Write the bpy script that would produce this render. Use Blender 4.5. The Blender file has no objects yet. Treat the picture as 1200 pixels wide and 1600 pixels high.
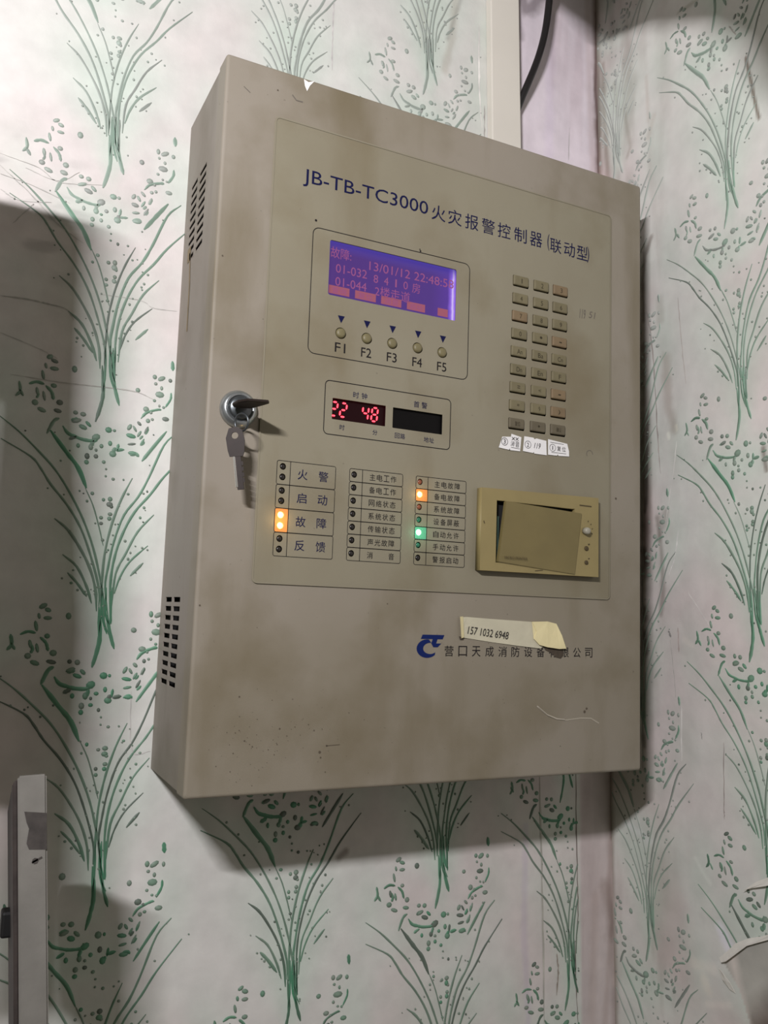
import bpy, bmesh, math, random
import numpy as np
from mathutils import Vector, Matrix
random.seed(7); rng=np.random.default_rng(11)
scn=bpy.context.scene; COL=scn.collection
W,H,D=0.4628,0.62,0.1291          # alarm cabinet width, height, depth (m)

# ---------------------------------------------------------------- camera, lights, exposure
cam=bpy.data.cameras.new('camera'); co=bpy.data.objects.new('camera',cam); COL.objects.link(co)
cam.sensor_fit='HORIZONTAL'; cam.sensor_width=36.0; cam.lens=36.0*1346.82/1200.0; cam.clip_start=0.01
Rr=[(0.895036, -0.444694, 0.034022),(0.081375, 0.087828, -0.992806),(0.438507, 0.891366, 0.114796)]   # rows: image right, image down, viewing direction
M=Matrix(((Rr[0][0],-Rr[1][0],-Rr[2][0]),(Rr[0][1],-Rr[1][1],-Rr[2][1]),(Rr[0][2],-Rr[1][2],-Rr[2][2]))).to_4x4()
M.translation=Vector((-0.17115,-0.81072,0.14998)); co.matrix_world=M
scn.camera=co
wd=bpy.data.worlds.new('room_air'); scn.world=wd; wd.use_nodes=True
wd.node_tree.nodes['Background'].inputs[0].default_value=(0.82,0.81,0.62,1); wd.node_tree.nodes['Background'].inputs[1].default_value=0.12
ld=bpy.data.lights.new('tube_lamp','AREA'); ld.shape='RECTANGLE'; ld.size=0.17; ld.size_y=0.018; ld.energy=16.5; ld.color=(1.0,0.975,1.02)
lo=bpy.data.objects.new('tube_lamp',ld); COL.objects.link(lo); lo.location=(-0.54,-0.98,0.665)
lo.rotation_euler=(Vector((0.05,0,0.62))-Vector((-0.54,-0.98,0.665))).to_track_quat('-Z','Y').to_euler()
vs=scn.view_settings; vs.view_transform='Standard'; vs.look='None'; vs.gamma=1; vs.exposure=0.0
try: vs.use_curve_mapping=False
except Exception: pass

# ---------------------------------------------------------------- helpers
def lin(c):
    return tuple(((v/255)/12.92 if v/255<=.04045 else ((v/255+.055)/1.055)**2.4) for v in c)
def link(o,parent=None):
    COL.objects.link(o)
    if parent is not None: o.parent=parent
    return o
def mesh(name,vs_,fs,mat=None,parent=None,smooth=False,cols=None):
    me=bpy.data.meshes.new(name); me.from_pydata([tuple(v) for v in vs_],[],[tuple(f) for f in fs]); me.update()
    if mat: me.materials.append(mat)
    if smooth: me.polygons.foreach_set('use_smooth',[True]*len(me.polygons))
    if cols is not None:
        a=me.color_attributes.new('Col','FLOAT_COLOR','POINT')
        arr=np.ones((len(vs_),4),np.float32); arr[:,:3]=np.array(cols,np.float32); a.data.foreach_set('color',arr.ravel())
    return link(bpy.data.objects.new(name,me),parent)
def frombm(name,bm,mat,parent=None,smooth=False):
    me=bpy.data.meshes.new(name); bmesh.ops.recalc_face_normals(bm,faces=bm.faces); bm.to_mesh(me); bm.free()
    if mat: me.materials.append(mat)
    if smooth: me.polygons.foreach_set('use_smooth',[True]*len(me.polygons))
    return link(bpy.data.objects.new(name,me),parent)
def thing(name,label,cat,loc=(0,0,0),group=None):
    o=bpy.data.objects.new(name,None); COL.objects.link(o); o.location=loc; o.empty_display_size=.02
    o['label']=label; o['category']=cat
    if group: o['group']=group
    return o
def tag(o,label,cat,group=None):
    o['label']=label; o['category']=cat
    if group: o['group']=group
    return o
def bxbm(bm,x0,x1,y0,y1,z0,z1,bev=0,seg=2):
    r=bmesh.ops.create_cube(bm,size=1); vv=r['verts']
    for v in vv: v.co=Vector(((x0+x1)/2+v.co.x*(x1-x0),(y0+y1)/2+v.co.y*(y1-y0),(z0+z1)/2+v.co.z*(z1-z0)))
    if bev:
        ed=list({e for v in vv for e in v.link_edges})
        bmesh.ops.bevel(bm,geom=ed,offset=bev,segments=seg,affect='EDGES',profile=.5)
def rr(x0,z0,x1,z1,r,n=5):
    pts=[]
    for cx,cz,a0 in ((x1-r,z1-r,0),(x0+r,z1-r,90),(x0+r,z0+r,180),(x1-r,z0+r,270)):
        for i in range(n+1):
            a=math.radians(a0+90*i/n); pts.append((cx+r*math.cos(a),cz+r*math.sin(a)))
    return pts
def circ(x,z,r,n=20): return [(x+r*math.cos(2*math.pi*i/n),z+r*math.sin(2*math.pi*i/n)) for i in range(n)]
def plate(name,outer,holes,yf,th,mat,parent=None,axis='front'):
    """flat sheet with holes; yf = position of its outer face, th its thickness"""
    cu=bpy.data.curves.new(name,'CURVE'); cu.dimensions='2D'; cu.fill_mode='BOTH'; cu.extrude=th/2
    for lp in [outer]+holes:
        s=cu.splines.new('POLY'); s.points.add(len(lp)-1); s.use_cyclic_u=True
        for p,q in zip(s.points,lp): p.co=(q[0],q[1],0,1)
    t=bpy.data.objects.new('t',cu); me=bpy.data.meshes.new_from_object(t)
    for v in me.vertices:
        x,z,d=v.co
        if axis=='front': v.co=(x,yf+th/2-d,z)       # x,z in the front plane
        else: v.co=(yf+th/2-d,-x,z)                 # x = distance towards the room, side face
    bpy.data.objects.remove(t); bpy.data.curves.remove(cu)
    bm=bmesh.new(); bm.from_mesh(me); bpy.data.meshes.remove(me)
    bmesh.ops.remove_doubles(bm,verts=bm.verts,dist=1e-6)
    return frombm(name,bm,mat,parent)
def loops(name,lps,mat,parent=None,cap0=False,cap1=False,smooth=False):
    """bridge a list of equal-length 3-D loops"""
    n=len(lps[0]); v=[p for l in lps for p in l]; f=[]
    for i in range(len(lps)-1):
        for j in range(n):
            k=(j+1)%n; f.append((i*n+j,i*n+k,(i+1)*n+k,(i+1)*n+j))
    if cap0: f.append(tuple(range(n))[::-1])
    if cap1: f.append(tuple(range((len(lps)-1)*n,len(lps)*n)))
    bm=bmesh.new(); bv=[bm.verts.new(p) for p in v]
    for q in f: bm.faces.new([bv[i] for i in q])
    return frombm(name,bm,mat,parent,smooth)
TX={}
def textmesh(s,shear=0.0,off=0.0,res=3):
    k=(s,shear,off)
    if k in TX: return TX[k]
    cu=bpy.data.curves.new('t','FONT'); cu.body=s; cu.shear=shear; cu.offset=off; cu.resolution_u=res; cu.size=1
    o=bpy.data.objects.new('t',cu); COL.objects.link(o)
    dg=bpy.context.evaluated_depsgraph_get(); me=bpy.data.meshes.new_from_object(o.evaluated_get(dg))
    vv=np.array([v.co[:2] for v in me.vertices]).reshape(-1,2); ff=[tuple(p.vertices) for p in me.polygons]
    bpy.data.objects.remove(o); bpy.data.curves.remove(cu); bpy.data.meshes.remove(me)
    TX[k]=(vv,ff); return TX[k]
class Print:
    """collects flat print (text, ribbons, polygons) on a plane y=const"""
    def __init__(s): s.v=[];s.f=[]
    def add(s,pts,fs):
        b=len(s.v); s.v+=list(pts); s.f+=[tuple(b+i for i in q) for q in fs]
    def text(s,t,x0,z0,x1,z1,shear=0,off=0.,rot=0.):
        vv,ff=textmesh(t,shear,off)
        if len(vv)==0: return
        mn=vv.min(0); mx=vv.max(0); w=(vv-mn)/np.maximum(mx-mn,1e-6)
        px=x0+w[:,0]*(x1-x0); pz=z0+w[:,1]*(z1-z0)+(px-x0)*rot
        s.add(list(zip(px,pz)),ff)
    def chars(s,t,xs,zc,w,h,shear=0,off=0.,rot=0.):
        for c,x in zip(t,xs):
            if c=='1': s.text(c,x-w*.18,zc-h/2,x+w*.18,zc+h/2,shear,off); continue
            s.text(c,x-w/2,zc-h/2+(x-xs[0])*rot,x+w/2,zc+h/2+(x-xs[0])*rot,shear,off)
    def poly(s,pts): s.add(pts,[tuple(range(len(pts)))])
    def line(s,pts,w,closed=False):
        n=len(pts); L=[];
        for i in range(n):
            a=pts[(i-1)%n] if (closed or i>0) else pts[i]; b=pts[(i+1)%n] if (closed or i<n-1) else pts[i]
            dx,dz=b[0]-a[0],b[1]-a[1]; l=math.hypot(dx,dz) or 1; nx,nz=-dz/l*w/2,dx/l*w/2
            L+= [(pts[i][0]+nx,pts[i][1]+nz),(pts[i][0]-nx,pts[i][1]-nz)]
        f=[(2*i,2*i+1,2*((i+1)%n)+1,2*((i+1)%n)) for i in range(n if closed else n-1)]
        s.add(L,f)
    def deep(s,d):
        # sink print measured on the front plane to a pane lying d behind it
        k=1+d/.6815; s.v=[(-.1711+(x+.1711)*k,.15+(z-.15)*k) for x,z in s.v]; return s
    def done(s,name,y,mat,parent):
        f=[]
        for q in s.f:
            a,b,c=(s.v[q[0]],s.v[q[1]],s.v[q[2]])
            cr=(b[0]-a[0])*(c[1]-a[1])-(b[1]-a[1])*(c[0]-a[0])
            f.append(q if cr>0 else q[::-1])
        return mesh(name,[(x,y,z) for x,z in s.v],f,mat,parent)

# ---------------------------------------------------------------- materials
def mat(name,col,rough=.5,metal=0.,spec=.5,emit=None,es=1.,bump=0.,bscale=60,mottle=0.,mscale=8,coat=0):
    m=bpy.data.materials.new(name); m.use_nodes=True; nt=m.node_tree; b=nt.nodes['Principled BSDF']
    c=lin(col)+(1,); b.inputs['Base Color'].default_value=c; b.inputs['Roughness'].default_value=rough
    b.inputs['Metallic'].default_value=metal; b.inputs['Specular IOR Level'].default_value=spec
    tc=nt.nodes.new('ShaderNodeTexCoord')
    if emit: b.inputs['Emission Color'].default_value=lin(emit)+(1,); b.inputs['Emission Strength'].default_value=es
    if mottle:
        n=nt.nodes.new('ShaderNodeTexNoise'); n.inputs['Scale'].default_value=mscale; n.inputs['Detail'].default_value=6
        nt.links.new(tc.outputs['Object'],n.inputs['Vector'])
        r=nt.nodes.new('ShaderNodeMapRange'); r.inputs[1].default_value=.3; r.inputs[2].default_value=.7; r.inputs[3].default_value=1-mottle; r.inputs[4].default_value=1+mottle
        nt.links.new(n.outputs['Fac'],r.inputs[0])
        x=nt.nodes.new('ShaderNodeMix'); x.data_type='RGBA'; x.blend_type='MULTIPLY'; x.inputs[0].default_value=1
        x.inputs[6].default_value=c; nt.links.new(r.outputs[0],x.inputs[7]); nt.links.new(x.outputs[2],b.inputs['Base Color'])
    if bump:
        n=nt.nodes.new('ShaderNodeTexNoise'); n.inputs['Scale'].default_value=bscale; n.inputs['Detail'].default_value=4
        nt.links.new(tc.outputs['Object'],n.inputs['Vector'])
        u=nt.nodes.new('ShaderNodeBump'); u.inputs['Strength'].default_value=bump; u.inputs['Distance'].default_value=.001
        nt.links.new(n.outputs['Fac'],u.inputs['Height']); nt.links.new(u.outputs[0],b.inputs['Normal'])
    return m
def paintmat(name,c0,c1,c2,rough=.5):
    """grubby enamel: two paint tones in broad clouds, brownish grime, fine specks"""
    m=bpy.data.materials.new(name); m.use_nodes=True; nt=m.node_tree; b=nt.nodes['Principled BSDF']; b.inputs['Roughness'].default_value=rough; b.inputs['Specular IOR Level'].default_value=.35
    tc=nt.nodes.new('ShaderNodeTexCoord')
    def noise(sc,de,lo_,hi,stretch=None):
        n=nt.nodes.new('ShaderNodeTexNoise'); n.inputs['Scale'].default_value=sc; n.inputs['Detail'].default_value=de
        if stretch:
            mp=nt.nodes.new('ShaderNodeMapping'); mp.inputs['Scale'].default_value=stretch; nt.links.new(tc.outputs['Object'],mp.inputs[0]); nt.links.new(mp.outputs[0],n.inputs['Vector'])
        else: nt.links.new(tc.outputs['Object'],n.inputs['Vector'])
        r=nt.nodes.new('ShaderNodeMapRange'); r.inputs[1].default_value=lo_; r.inputs[2].default_value=hi; nt.links.new(n.outputs['Fac'],r.inputs[0]); return r.outputs[0]
    def mix(f,a,bb,mode='MIX'):
        x=nt.nodes.new('ShaderNodeMix'); x.data_type='RGBA'; x.blend_type=mode
        if f is None: x.inputs[0].default_value=1
        else: nt.links.new(f,x.inputs[0])
        for k,v in ((6,a),(7,bb)):
            if isinstance(v,tuple): x.inputs[k].default_value=lin(v)+(1,)
            else: nt.links.new(v,x.inputs[k])
        return x.outputs[2]
    o=mix(noise(5,5,.38,.62),c0,c1)
    o=mix(noise(9,7,.52,.78),o,c2)
    o=mix(noise(3.5,8,.55,.8,(4,4,1)),o,c2)
    o=mix(noise(200,2,.735,.80),o,(100,92,78))
    nt.links.new(o,b.inputs['Base Color'])
    n=nt.nodes.new('ShaderNodeTexNoise'); n.inputs['Scale'].default_value=900; nt.links.new(tc.outputs['Object'],n.inputs['Vector'])
    u=nt.nodes.new('ShaderNodeBump'); u.inputs['Strength'].default_value=.12; u.inputs['Distance'].default_value=.0005
    nt.links.new(n.outputs['Fac'],u.inputs['Height']); nt.links.new(u.outputs[0],b.inputs['Normal'])
    return m
def colmat(name,rough=.55,bump=.25,fine=.06,bs=120):
    m=bpy.data.materials.new(name); m.use_nodes=True; nt=m.node_tree; b=nt.nodes['Principled BSDF']; b.inputs['Roughness'].default_value=rough; b.inputs['Specular IOR Level'].default_value=.35
    at=nt.nodes.new('ShaderNodeAttribute'); at.attribute_name='Col'; tc=nt.nodes.new('ShaderNodeTexCoord')
    n=nt.nodes.new('ShaderNodeTexNoise'); n.inputs['Scale'].default_value=45; n.inputs['Detail'].default_value=8; nt.links.new(tc.outputs['Object'],n.inputs['Vector'])
    r=nt.nodes.new('ShaderNodeMapRange'); r.inputs[1].default_value=.3; r.inputs[2].default_value=.7; r.inputs[3].default_value=1-fine; r.inputs[4].default_value=1+fine
    nt.links.new(n.outputs['Fac'],r.inputs[0])
    x=nt.nodes.new('ShaderNodeMix'); x.data_type='RGBA'; x.blend_type='MULTIPLY'; x.inputs[0].default_value=1
    nt.links.new(at.outputs['Color'],x.inputs[6]); nt.links.new(r.outputs[0],x.inputs[7]); nt.links.new(x.outputs[2],b.inputs['Base Color'])
    if bump:
        n2=nt.nodes.new('ShaderNodeTexNoise'); n2.inputs['Scale'].default_value=bs; n2.inputs['Detail'].default_value=3; nt.links.new(tc.outputs['Object'],n2.inputs['Vector'])
        n3=nt.nodes.new('ShaderNodeTexNoise'); n3.inputs['Scale'].default_value=14; n3.inputs['Detail'].default_value=2; nt.links.new(tc.outputs['Object'],n3.inputs['Vector'])
        a=nt.nodes.new('ShaderNodeMath'); a.operation='MULTIPLY_ADD'; a.inputs[1].default_value=6; nt.links.new(n3.outputs['Fac'],a.inputs[0]); nt.links.new(n2.outputs['Fac'],a.inputs[2])
        u=nt.nodes.new('ShaderNodeBump'); u.inputs['Strength'].default_value=bump; u.inputs['Distance'].default_value=.001
        nt.links.new(a.outputs[0],u.inputs['Height']); nt.links.new(u.outputs[0],b.inputs['Normal'])
    return m
M_wall=colmat('wallpaper',.6); M_relief=colmat('wallpaper_relief',.5,0,.1); M_crack=colmat('crack_dirt',.9,0,.15)
M_door=paintmat('grey_enamel',(139,131,118),(131,123,107),(108,98,76))
M_side=paintmat('side_enamel',(140,132,122),(129,121,109),(106,97,82))
M_over=paintmat('overlay_film',(133,127,108),(126,119,100),(113,103,80),.45)
M_cav=mat('dark_cavity',(22,21,20),.9)
M_ink=mat('black_ink',(26,23,25),.7,spec=.15); M_navy=mat('navy_ink',(15,18,58),.6,spec=.15); M_gink=mat('grey_pencil',(100,93,84),.8)
M_logo=mat('blue_logo_ink',(10,30,84),.5,spec=.2)
M_tape=mat('old_masking_tape',(190,184,160),.6,mottle=.08,mscale=40,bump=.3,bscale=150); M_tape2=mat('yellowed_tape',(214,202,156),.55,mottle=.08,mscale=30,bump=.4,bscale=90)
M_glue=mat('dirty_glue',(70,60,48),.8,mottle=.3,mscale=200)
M_paper=mat('white_paper',(226,224,222),.7,mottle=.04,mscale=60)
M_pen=mat('pen_ink',(30,26,26),.6)
M_key=mat('rubber_key',(108,100,74),.65,mottle=.12,mscale=60,bump=.1,bscale=400); M_key2=mat('rubber_key_warm',(116,98,72),.65,mottle=.12,mscale=60); M_key3=mat('rubber_key_dark',(92,84,66),.65,mottle=.12,mscale=60)
M_keyink=mat('faded_key_ink',(48,40,20),.7)
M_btn=mat('olive_push_button',(108,100,70),.5,mottle=.15,mscale=90)
M_print=mat('yellowed_plastic',(136,122,80),.5,mottle=.07,mscale=25,bump=.08,bscale=300); M_printd=mat('yellowed_plastic_dark',(112,100,62),.5,mottle=.08,mscale=30)
M_knob=mat('grey_knob',(150,146,130),.4); M_brown=mat('brown_print',(70,58,34),.7); M_greenp=mat('printer_inside',(60,80,72),.6)
M_chrome=mat('worn_chrome',(168,172,172),.28,metal=.85,mottle=.1,mscale=120); M_chromed=mat('dark_chrome',(90,94,96),.35,metal=.8)
M_brass=mat('tarnished_key_metal',(40,31,26),.5,metal=.15,spec=.3,mottle=.15,mscale=150); M_bright=mat('bright_key_metal',(215,212,205),.18,metal=.95)
M_trunk=mat('cream_plastic_trunking',(217,211,199),.4,mottle=.03,mscale=12); M_cable=mat('black_cable',(28,25,26),.35)
M_post=mat('grey_painted_steel',(124,121,114),.5,mottle=.12,mscale=40,bump=.15,bscale=250); M_postd=mat('dark_steel',(58,50,46),.7,mottle=.3,mscale=60,bump=.4,bscale=200)
M_chipd=mat('bare_rusted_patch',(66,61,57),.8,mottle=.25,mscale=150); M_rubber=mat('black_rubber',(10,10,10),.6)
M_off=mat('grey_sheet_metal',(150,150,148),.5)
M_chip=mat('bare_white_primer',(235,232,226),.5)
M_back=mat('pale_torn_paper',(224,220,210),.7,mottle=.05,mscale=80,bump=.3,bscale=90)
M_win=mat('black_display_window',(12,11,11),.35,spec=.12)
M_winr=mat('red_display_window',(16,6,8),.35,spec=.12,emit=(52,6,10),es=.25)
M_seg=mat('red_lit_segment',(255,60,80),.4,emit=(255,90,105),es=1.9)
M_segh=mat('red_segment_edge',(255,20,50),.4,emit=(235,10,45),es=.9)

# ---------------------------------------------------------------- numpy noise and wall painting
def vnoise(x,z,scale,seed):
    r=np.random.default_rng(seed); g=r.random((97,97)); X=x*scale+1000.; Z=z*scale+1000.
    xi=np.floor(X).astype(int); zi=np.floor(Z).astype(int); fx=X-xi; fz=Z-zi; fx=fx*fx*(3-2*fx); fz=fz*fz*(3-2*fz)
    a=g[xi%97,zi%97];b=g[(xi+1)%97,zi%97];c=g[xi%97,(zi+1)%97];d=g[(xi+1)%97,(zi+1)%97]
    return (a*(1-fx)+b*fx)*(1-fz)+(c*(1-fx)+d*fx)*fz
def fbm(x,z,s,seed): return sum(vnoise(x,z,s*2**i,seed+i)*.5**(i+1) for i in range(4))/.9375
STROKES=[([(-89.0,181.4),(-72.6,169.3),(-55.8,153.4),(-42.1,138.8),(-29.8,120.2),(-17.3,96.1),(-8.2,71.5),(-2.5,48.5),(1.4,27.1),(2.7,5.8),(7.3,-6.6)],1.7,0.35),([(-88.4,160.3),(-63.8,147.2),(-55.3,137.4),(-46.7,124.0),(-32.9,107.4),(-20.5,86.9),(-11.4,62.3),(-3.9,34.1),(-3.6,16.3)],1.7,0.35),([(-47.9,172.3),(-34.0,154.1),(-23.5,140.7),(-16.2,123.3)],3.0,0.75),([(-16.2,123.3),(-9.0,107.6),(-3.3,88.1),(0.5,72.1)],1.1,0.3),([(-43.4,93.2),(-32.3,84.2),(-21.8,68.9),(-12.9,51.5),(-7.4,32.2),(-6.1,12.6)],1.9,0.3),([(-35.2,62.8),(-23.2,52.8),(-14.3,35.4),(-9.7,20.5)],1.9,0.3),([(-30.6,45.3),(-22.8,36.9),(-14.0,24.8)],2.1,0.3),([(23.2,135.3),(13.7,115.0),(5.4,90.5),(-0.2,63.0),(-2.2,34.2),(-2.7,16.3)],1.6,0.4),([(66.0,185.3),(53.0,171.3),(39.5,139.6),(29.8,120.1),(17.5,102.4),(9.1,78.0),(4.3,54.2),(2.1,34.3),(6.2,2.3)],1.8,0.45),([(75.7,166.2),(53.4,141.0),(40.7,122.9),(26.5,105.0),(16.1,84.0),(9.4,61.7),(6.4,38.1),(6.7,2.3)],1.8,0.5),([(44.7,105.5),(30.3,88.6),(19.9,67.8),(11.4,49.2),(8.5,20.2)],1.6,0.4),([(39.6,76.3),(23.6,60.7),(15.0,45.7),(10.4,31.1)],1.5,0.5),([(35.4,58.6),(23.9,46.1)],2.0,0.35),([(54.6,184.9),(43.7,170.2),(32.0,153.9)],2.4,0.6),([(-1.4,34.2),(-1.7,9.2),(-3.1,-8.6)],1.5,0.7),([(1.2,34.3),(1.4,9.3),(5.5,-6.6)],1.5,0.8),([(3.8,34.4),(3.4,12.9),(6.2,1.9)],1.8,0.8),([(-3.6,16.3),(-2.2,-8.6),(-4.5,-22.7),(-8.5,-36.8)],2.6,0.6),([(3.5,9.3),(6.4,-6.6),(10.2,-20.8)],2.4,0.6),([(7.3,34.5),(6.5,13.0),(6.8,1.9)],1.6,0.8),([(-67.6,-9.6),(-61.3,-6.9),(-54.8,-8.0)],2,0.4),([(-51.5,-9.3),(-46.5,-14.4),(-44.7,-21.3)],2.2,0.4),([(-77.5,-21.6),(-73.8,-16.5),(-74.8,-8.0)],2,0.3),([(-73.8,-16.5),(-70.4,-22.4)],2,0.3),([(-39.4,-36.8),(-44.2,-40.2),(-49.6,-52.1)],2.2,0.5),([(-59.4,-14.6),(-57.7,-19.7),(-59.2,-23.1)],2,0.4),([(-38.4,-43.7),(-34.1,-49.7),(-27.4,-52.3),(-20.7,-54.1),(-10.6,-54.2),(-9.0,-49.9)],2.4,0.8),([(-32.3,-57.5),(-25.7,-54.1)],2.6,0.7),([(-10.6,-54.2),(-13.0,-60.8)],2.6,0.7),([(9.2,-61.5),(17.0,-60.2)],2.2,0.9),([(9.2,-61.5),(10.3,-54.4)],2.2,0.9),([(9.2,-60.6),(6.7,-65.0)],3,0.9),([(31.5,-30.5),(36.7,-24.2),(46.6,-20.1),(50.2,-19.7)],2,0.6),([(58.2,-1.2),(57.7,-7.6),(52.9,-15.9)],1.8,0.7),([(58.7,31.1),(59.2,21.9)],3,0.7),([(37.8,-36.8),(35.3,-43.1)],2,0.6),([(32.6,-43.9),(29.5,-47.5)],2,0.6),([(34.9,-51.1),(31.0,-55.0)],2.4,0.6),([(-29.4,-39.4),(-22.8,-37.6)],2.5,0.5),([(20.6,-63.4),(25.8,-61.7),(28.5,-63.9)],2.6,0.7)]
BERRIES=[(-49.7,16.6,2.55,1.43,30),(-45.6,13.3,2.23,1.43,-20),(-45.7,6.3,2.55,1.28,0),(-52.8,7.9,1.91,0.96,-80),(-55.0,-0.8,3.19,1.12,-80),(-59.4,-16.3,2.87,1.12,-80),(-53.7,-19.7,3.19,0.96,-80),(-61.1,-26.6,2.07,1.75,0),(-55.4,-32.5,2.87,1.59,-20),(-40.5,-23.9,2.23,1.91,0),(-42.0,-31.6,2.87,1.59,-10),(-45.8,-9.3,1.91,1.43,0),(-28.5,8.5,1.91,2.23,0),(-26.8,-31.2,1.59,1.59,0),(-20.2,-31.9,1.75,1.75,0),(-25.8,-38.5,3.19,1.43,20),(-20.1,-43.7,2.87,1.59,-20),(-15.5,-40.3,2.23,1.28,-45),(-8.6,-51.6,3.19,2.23,30),(-23.9,-61.0,1.28,1.75,0),(-13.0,-61.2,1.75,2.07,0),(2.3,-43.5,2.23,2.23,0),(7.5,-43.5,1.12,1.12,0),(3.9,-55.8,1.43,1.91,0),(6.4,-65.3,2.23,2.23,0),(-3.7,-59.2,1.43,1.43,0),(-8.3,-69.1,1.43,1.43,0),(-1.4,-73.6,1.28,1.28,0),(-16.4,-75.3,1.59,1.59,0),(4.5,-112.0,1.91,1.91,0),(4.5,-124.9,1.59,1.59,0),(-2.6,-129.8,1.28,1.28,0),(-10.7,-103.2,1.28,1.28,0),(21.0,-38.6,2.39,1.43,60),(25.8,-39.5,2.23,0.96,-60),(22.4,-46.6,3.03,1.43,-10),(29.8,-34.1,2.07,1.12,-45),(29.9,-43.9,2.55,0.96,60),(36.4,-39.5,2.87,0.8,65),(37.7,-30.5,1.43,1.43,0),(35.8,-19.7,2.23,1.91,0),(32.7,-51.1,3.19,0.8,60),(23.2,-54.2,2.71,0.96,10),(24.1,-62.6,3.19,1.59,0),(28.0,-2.7,1.75,1.75,0),(43.4,-10.5,1.12,1.12,0),(43.4,12.2,1.43,1.91,0),(49.8,11.5,3.03,1.75,30),(44.4,5.8,1.12,1.12,0),(49.9,2.3,1.12,1.43,0),(48.2,-4.1,3.51,2.07,0),(58.0,10.8,1.28,1.59,0),(48.0,-15.0,0.96,0.96,0),(52.0,-15.9,0.96,0.96,0),(40.3,-22.3,1.12,1.12,0),(54.0,-26.8,2.39,1.59,0),(41.7,-28.7,1.12,1.12,0),(7.2,133.7,1.12,1.12,0),(16.4,134.0,0.8,0.8,0),(-0.9,114.1,1.28,1.28,0),(4.9,115.1,1.75,1.75,0),(6.2,108.3,1.12,1.12,0),(-2.7,97.6,1.28,1.28,0),(5.1,101.4,1.43,1.43,0),(-15.1,111.6,0.96,0.96,0),(-1.0,77.4,1.12,1.12,0),(4.0,68.7,0.8,0.8,0),(20.8,121.1,0.96,0.96,0),(35.4,109.8,0.96,0.96,0),(32.0,100.2,0.96,0.96,0),(18.9,77.8,0.96,0.96,0),(21.8,61.5,0.96,0.96,0),(-27.0,37.6,0.96,0.96,0),(-21.5,31.6,0.96,0.96,0),(0.8,142.3,0.8,0.8,0),(0.6,135.8,0.8,0.8,0),(-16.0,152.4,1.59,1.91,0),(-8.3,158.8,1.12,1.12,0)]
FMARKS=[([(-166,534),(-138,513),(-114,491),(-91,478)],1.2,(0.55,0.55,0.52),0.6),([(-167,545),(-134,540),(-116,531),(-78,538)],1.0,(0.55,0.55,0.52),0.5),([(-164,512),(-148,506),(-121,510)],1.5,(0.55,0.55,0.52),0.4),([(-165,526),(-138,522),(-105,513)],1.0,(0.55,0.55,0.52),0.5),([(-145,537),(-117,532),(-99,545)],1,(0.55,0.55,0.52),0.4),([(-156,415),(-134,416),(-117,415),(-101,413),(-94,404)],1.6,(0.55,0.55,0.52),0.7),([(-143,346),(-101,345),(-67,346),(-36,346),(-18,341)],1.2,(0.55,0.55,0.52),0.6),([(-73,433),(-36,434),(-24,429),(-2,430)],1.2,(0.55,0.55,0.52),0.5),([(-154,382),(-122,373),(-105,366)],1,(0.55,0.55,0.52),0.4),([(-151,483),(-137,503),(-136,504)],1.2,(0.55,0.55,0.52),0.6),([(-21,71),(-17,19),(0,17)],1.3,(0.75,0.75,0.75),0.8),([(433,-18),(439,-157),(444,-291)],2.6,(0.62,0.62,0.56),0.8),([(484,-24),(487,-127),(489,-183),(486,-231),(490,-299)],1.6,(0.28,0.24,0.22),1.0),([(536,-1),(538,-103)],4,(0.45,0.4,0.38),0.8),([(537,-103),(534,-153),(537,-203),(529,-306)],7,(0.8,0.75,0.72),0.6),([(542,-111),(540,-168)],4,(1.15,1.12,1.1),0.5),([(544,-225),(541,-266)],4,(1.2,1.17,1.12),0.6),([(528,-156),(533,-174),(542,-196),(537,-210)],14,(0.6,0.55,0.52),0.6),([(416,-80),(415,-188),(423,-288)],7,(0.9,0.87,0.97),0.8),([(460,-220),(462,-241),(460,-264)],2.5,(0.45,0.38,0.32),0.8),([(514,-165),(510,-303)],10,(0.85,0.8,0.76),0.5),([(191,-93),(198,-88)],6,(0.4,0.36,0.34),0.8),([(298,873),(295,815),(286,773)],9,(0.78,0.72,0.68),0.6),([(255,833),(260,795)],12,(0.85,0.8,0.77),0.5),([(305,867),(289,813)],4,(0.6,0.58,0.58),0.5),([(331,844),(333,772),(338,717)],3.0,(1.15,1.15,1.15),0.6),([(341,746),(342,706)],2.2,(0.45,0.42,0.42),0.7),([(146,808),(146,764),(147,727)],2.0,(0.85,0.82,0.85),0.6),([(388,847),(391,774),(390,708)],2.8,(0.55,0.52,0.52),0.7),([(391,908),(398,889),(408,897),(420,918)],16,(0.38,0.36,0.36),0.85),([(385,880),(392,849)],8,(0.5,0.48,0.48),0.7),([(509,960),(508,889),(506,818),(512,768),(513,709)],4.5,(0.38,0.31,0.28),0.85),([(509,776),(513,756)],8,(0.5,0.44,0.4),0.7),([(493,937),(498,807),(505,706)],9,(0.8,0.74,0.7),0.6),([(466,755),(465,712)],1.5,(0.7,0.65,0.72),0.7),([(435,889),(436,704)],12,(0.9,0.87,0.96),0.5),([(-82,511),(-85,473),(-72,457)],6,(0.9,0.9,0.9),0.4)]
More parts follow.
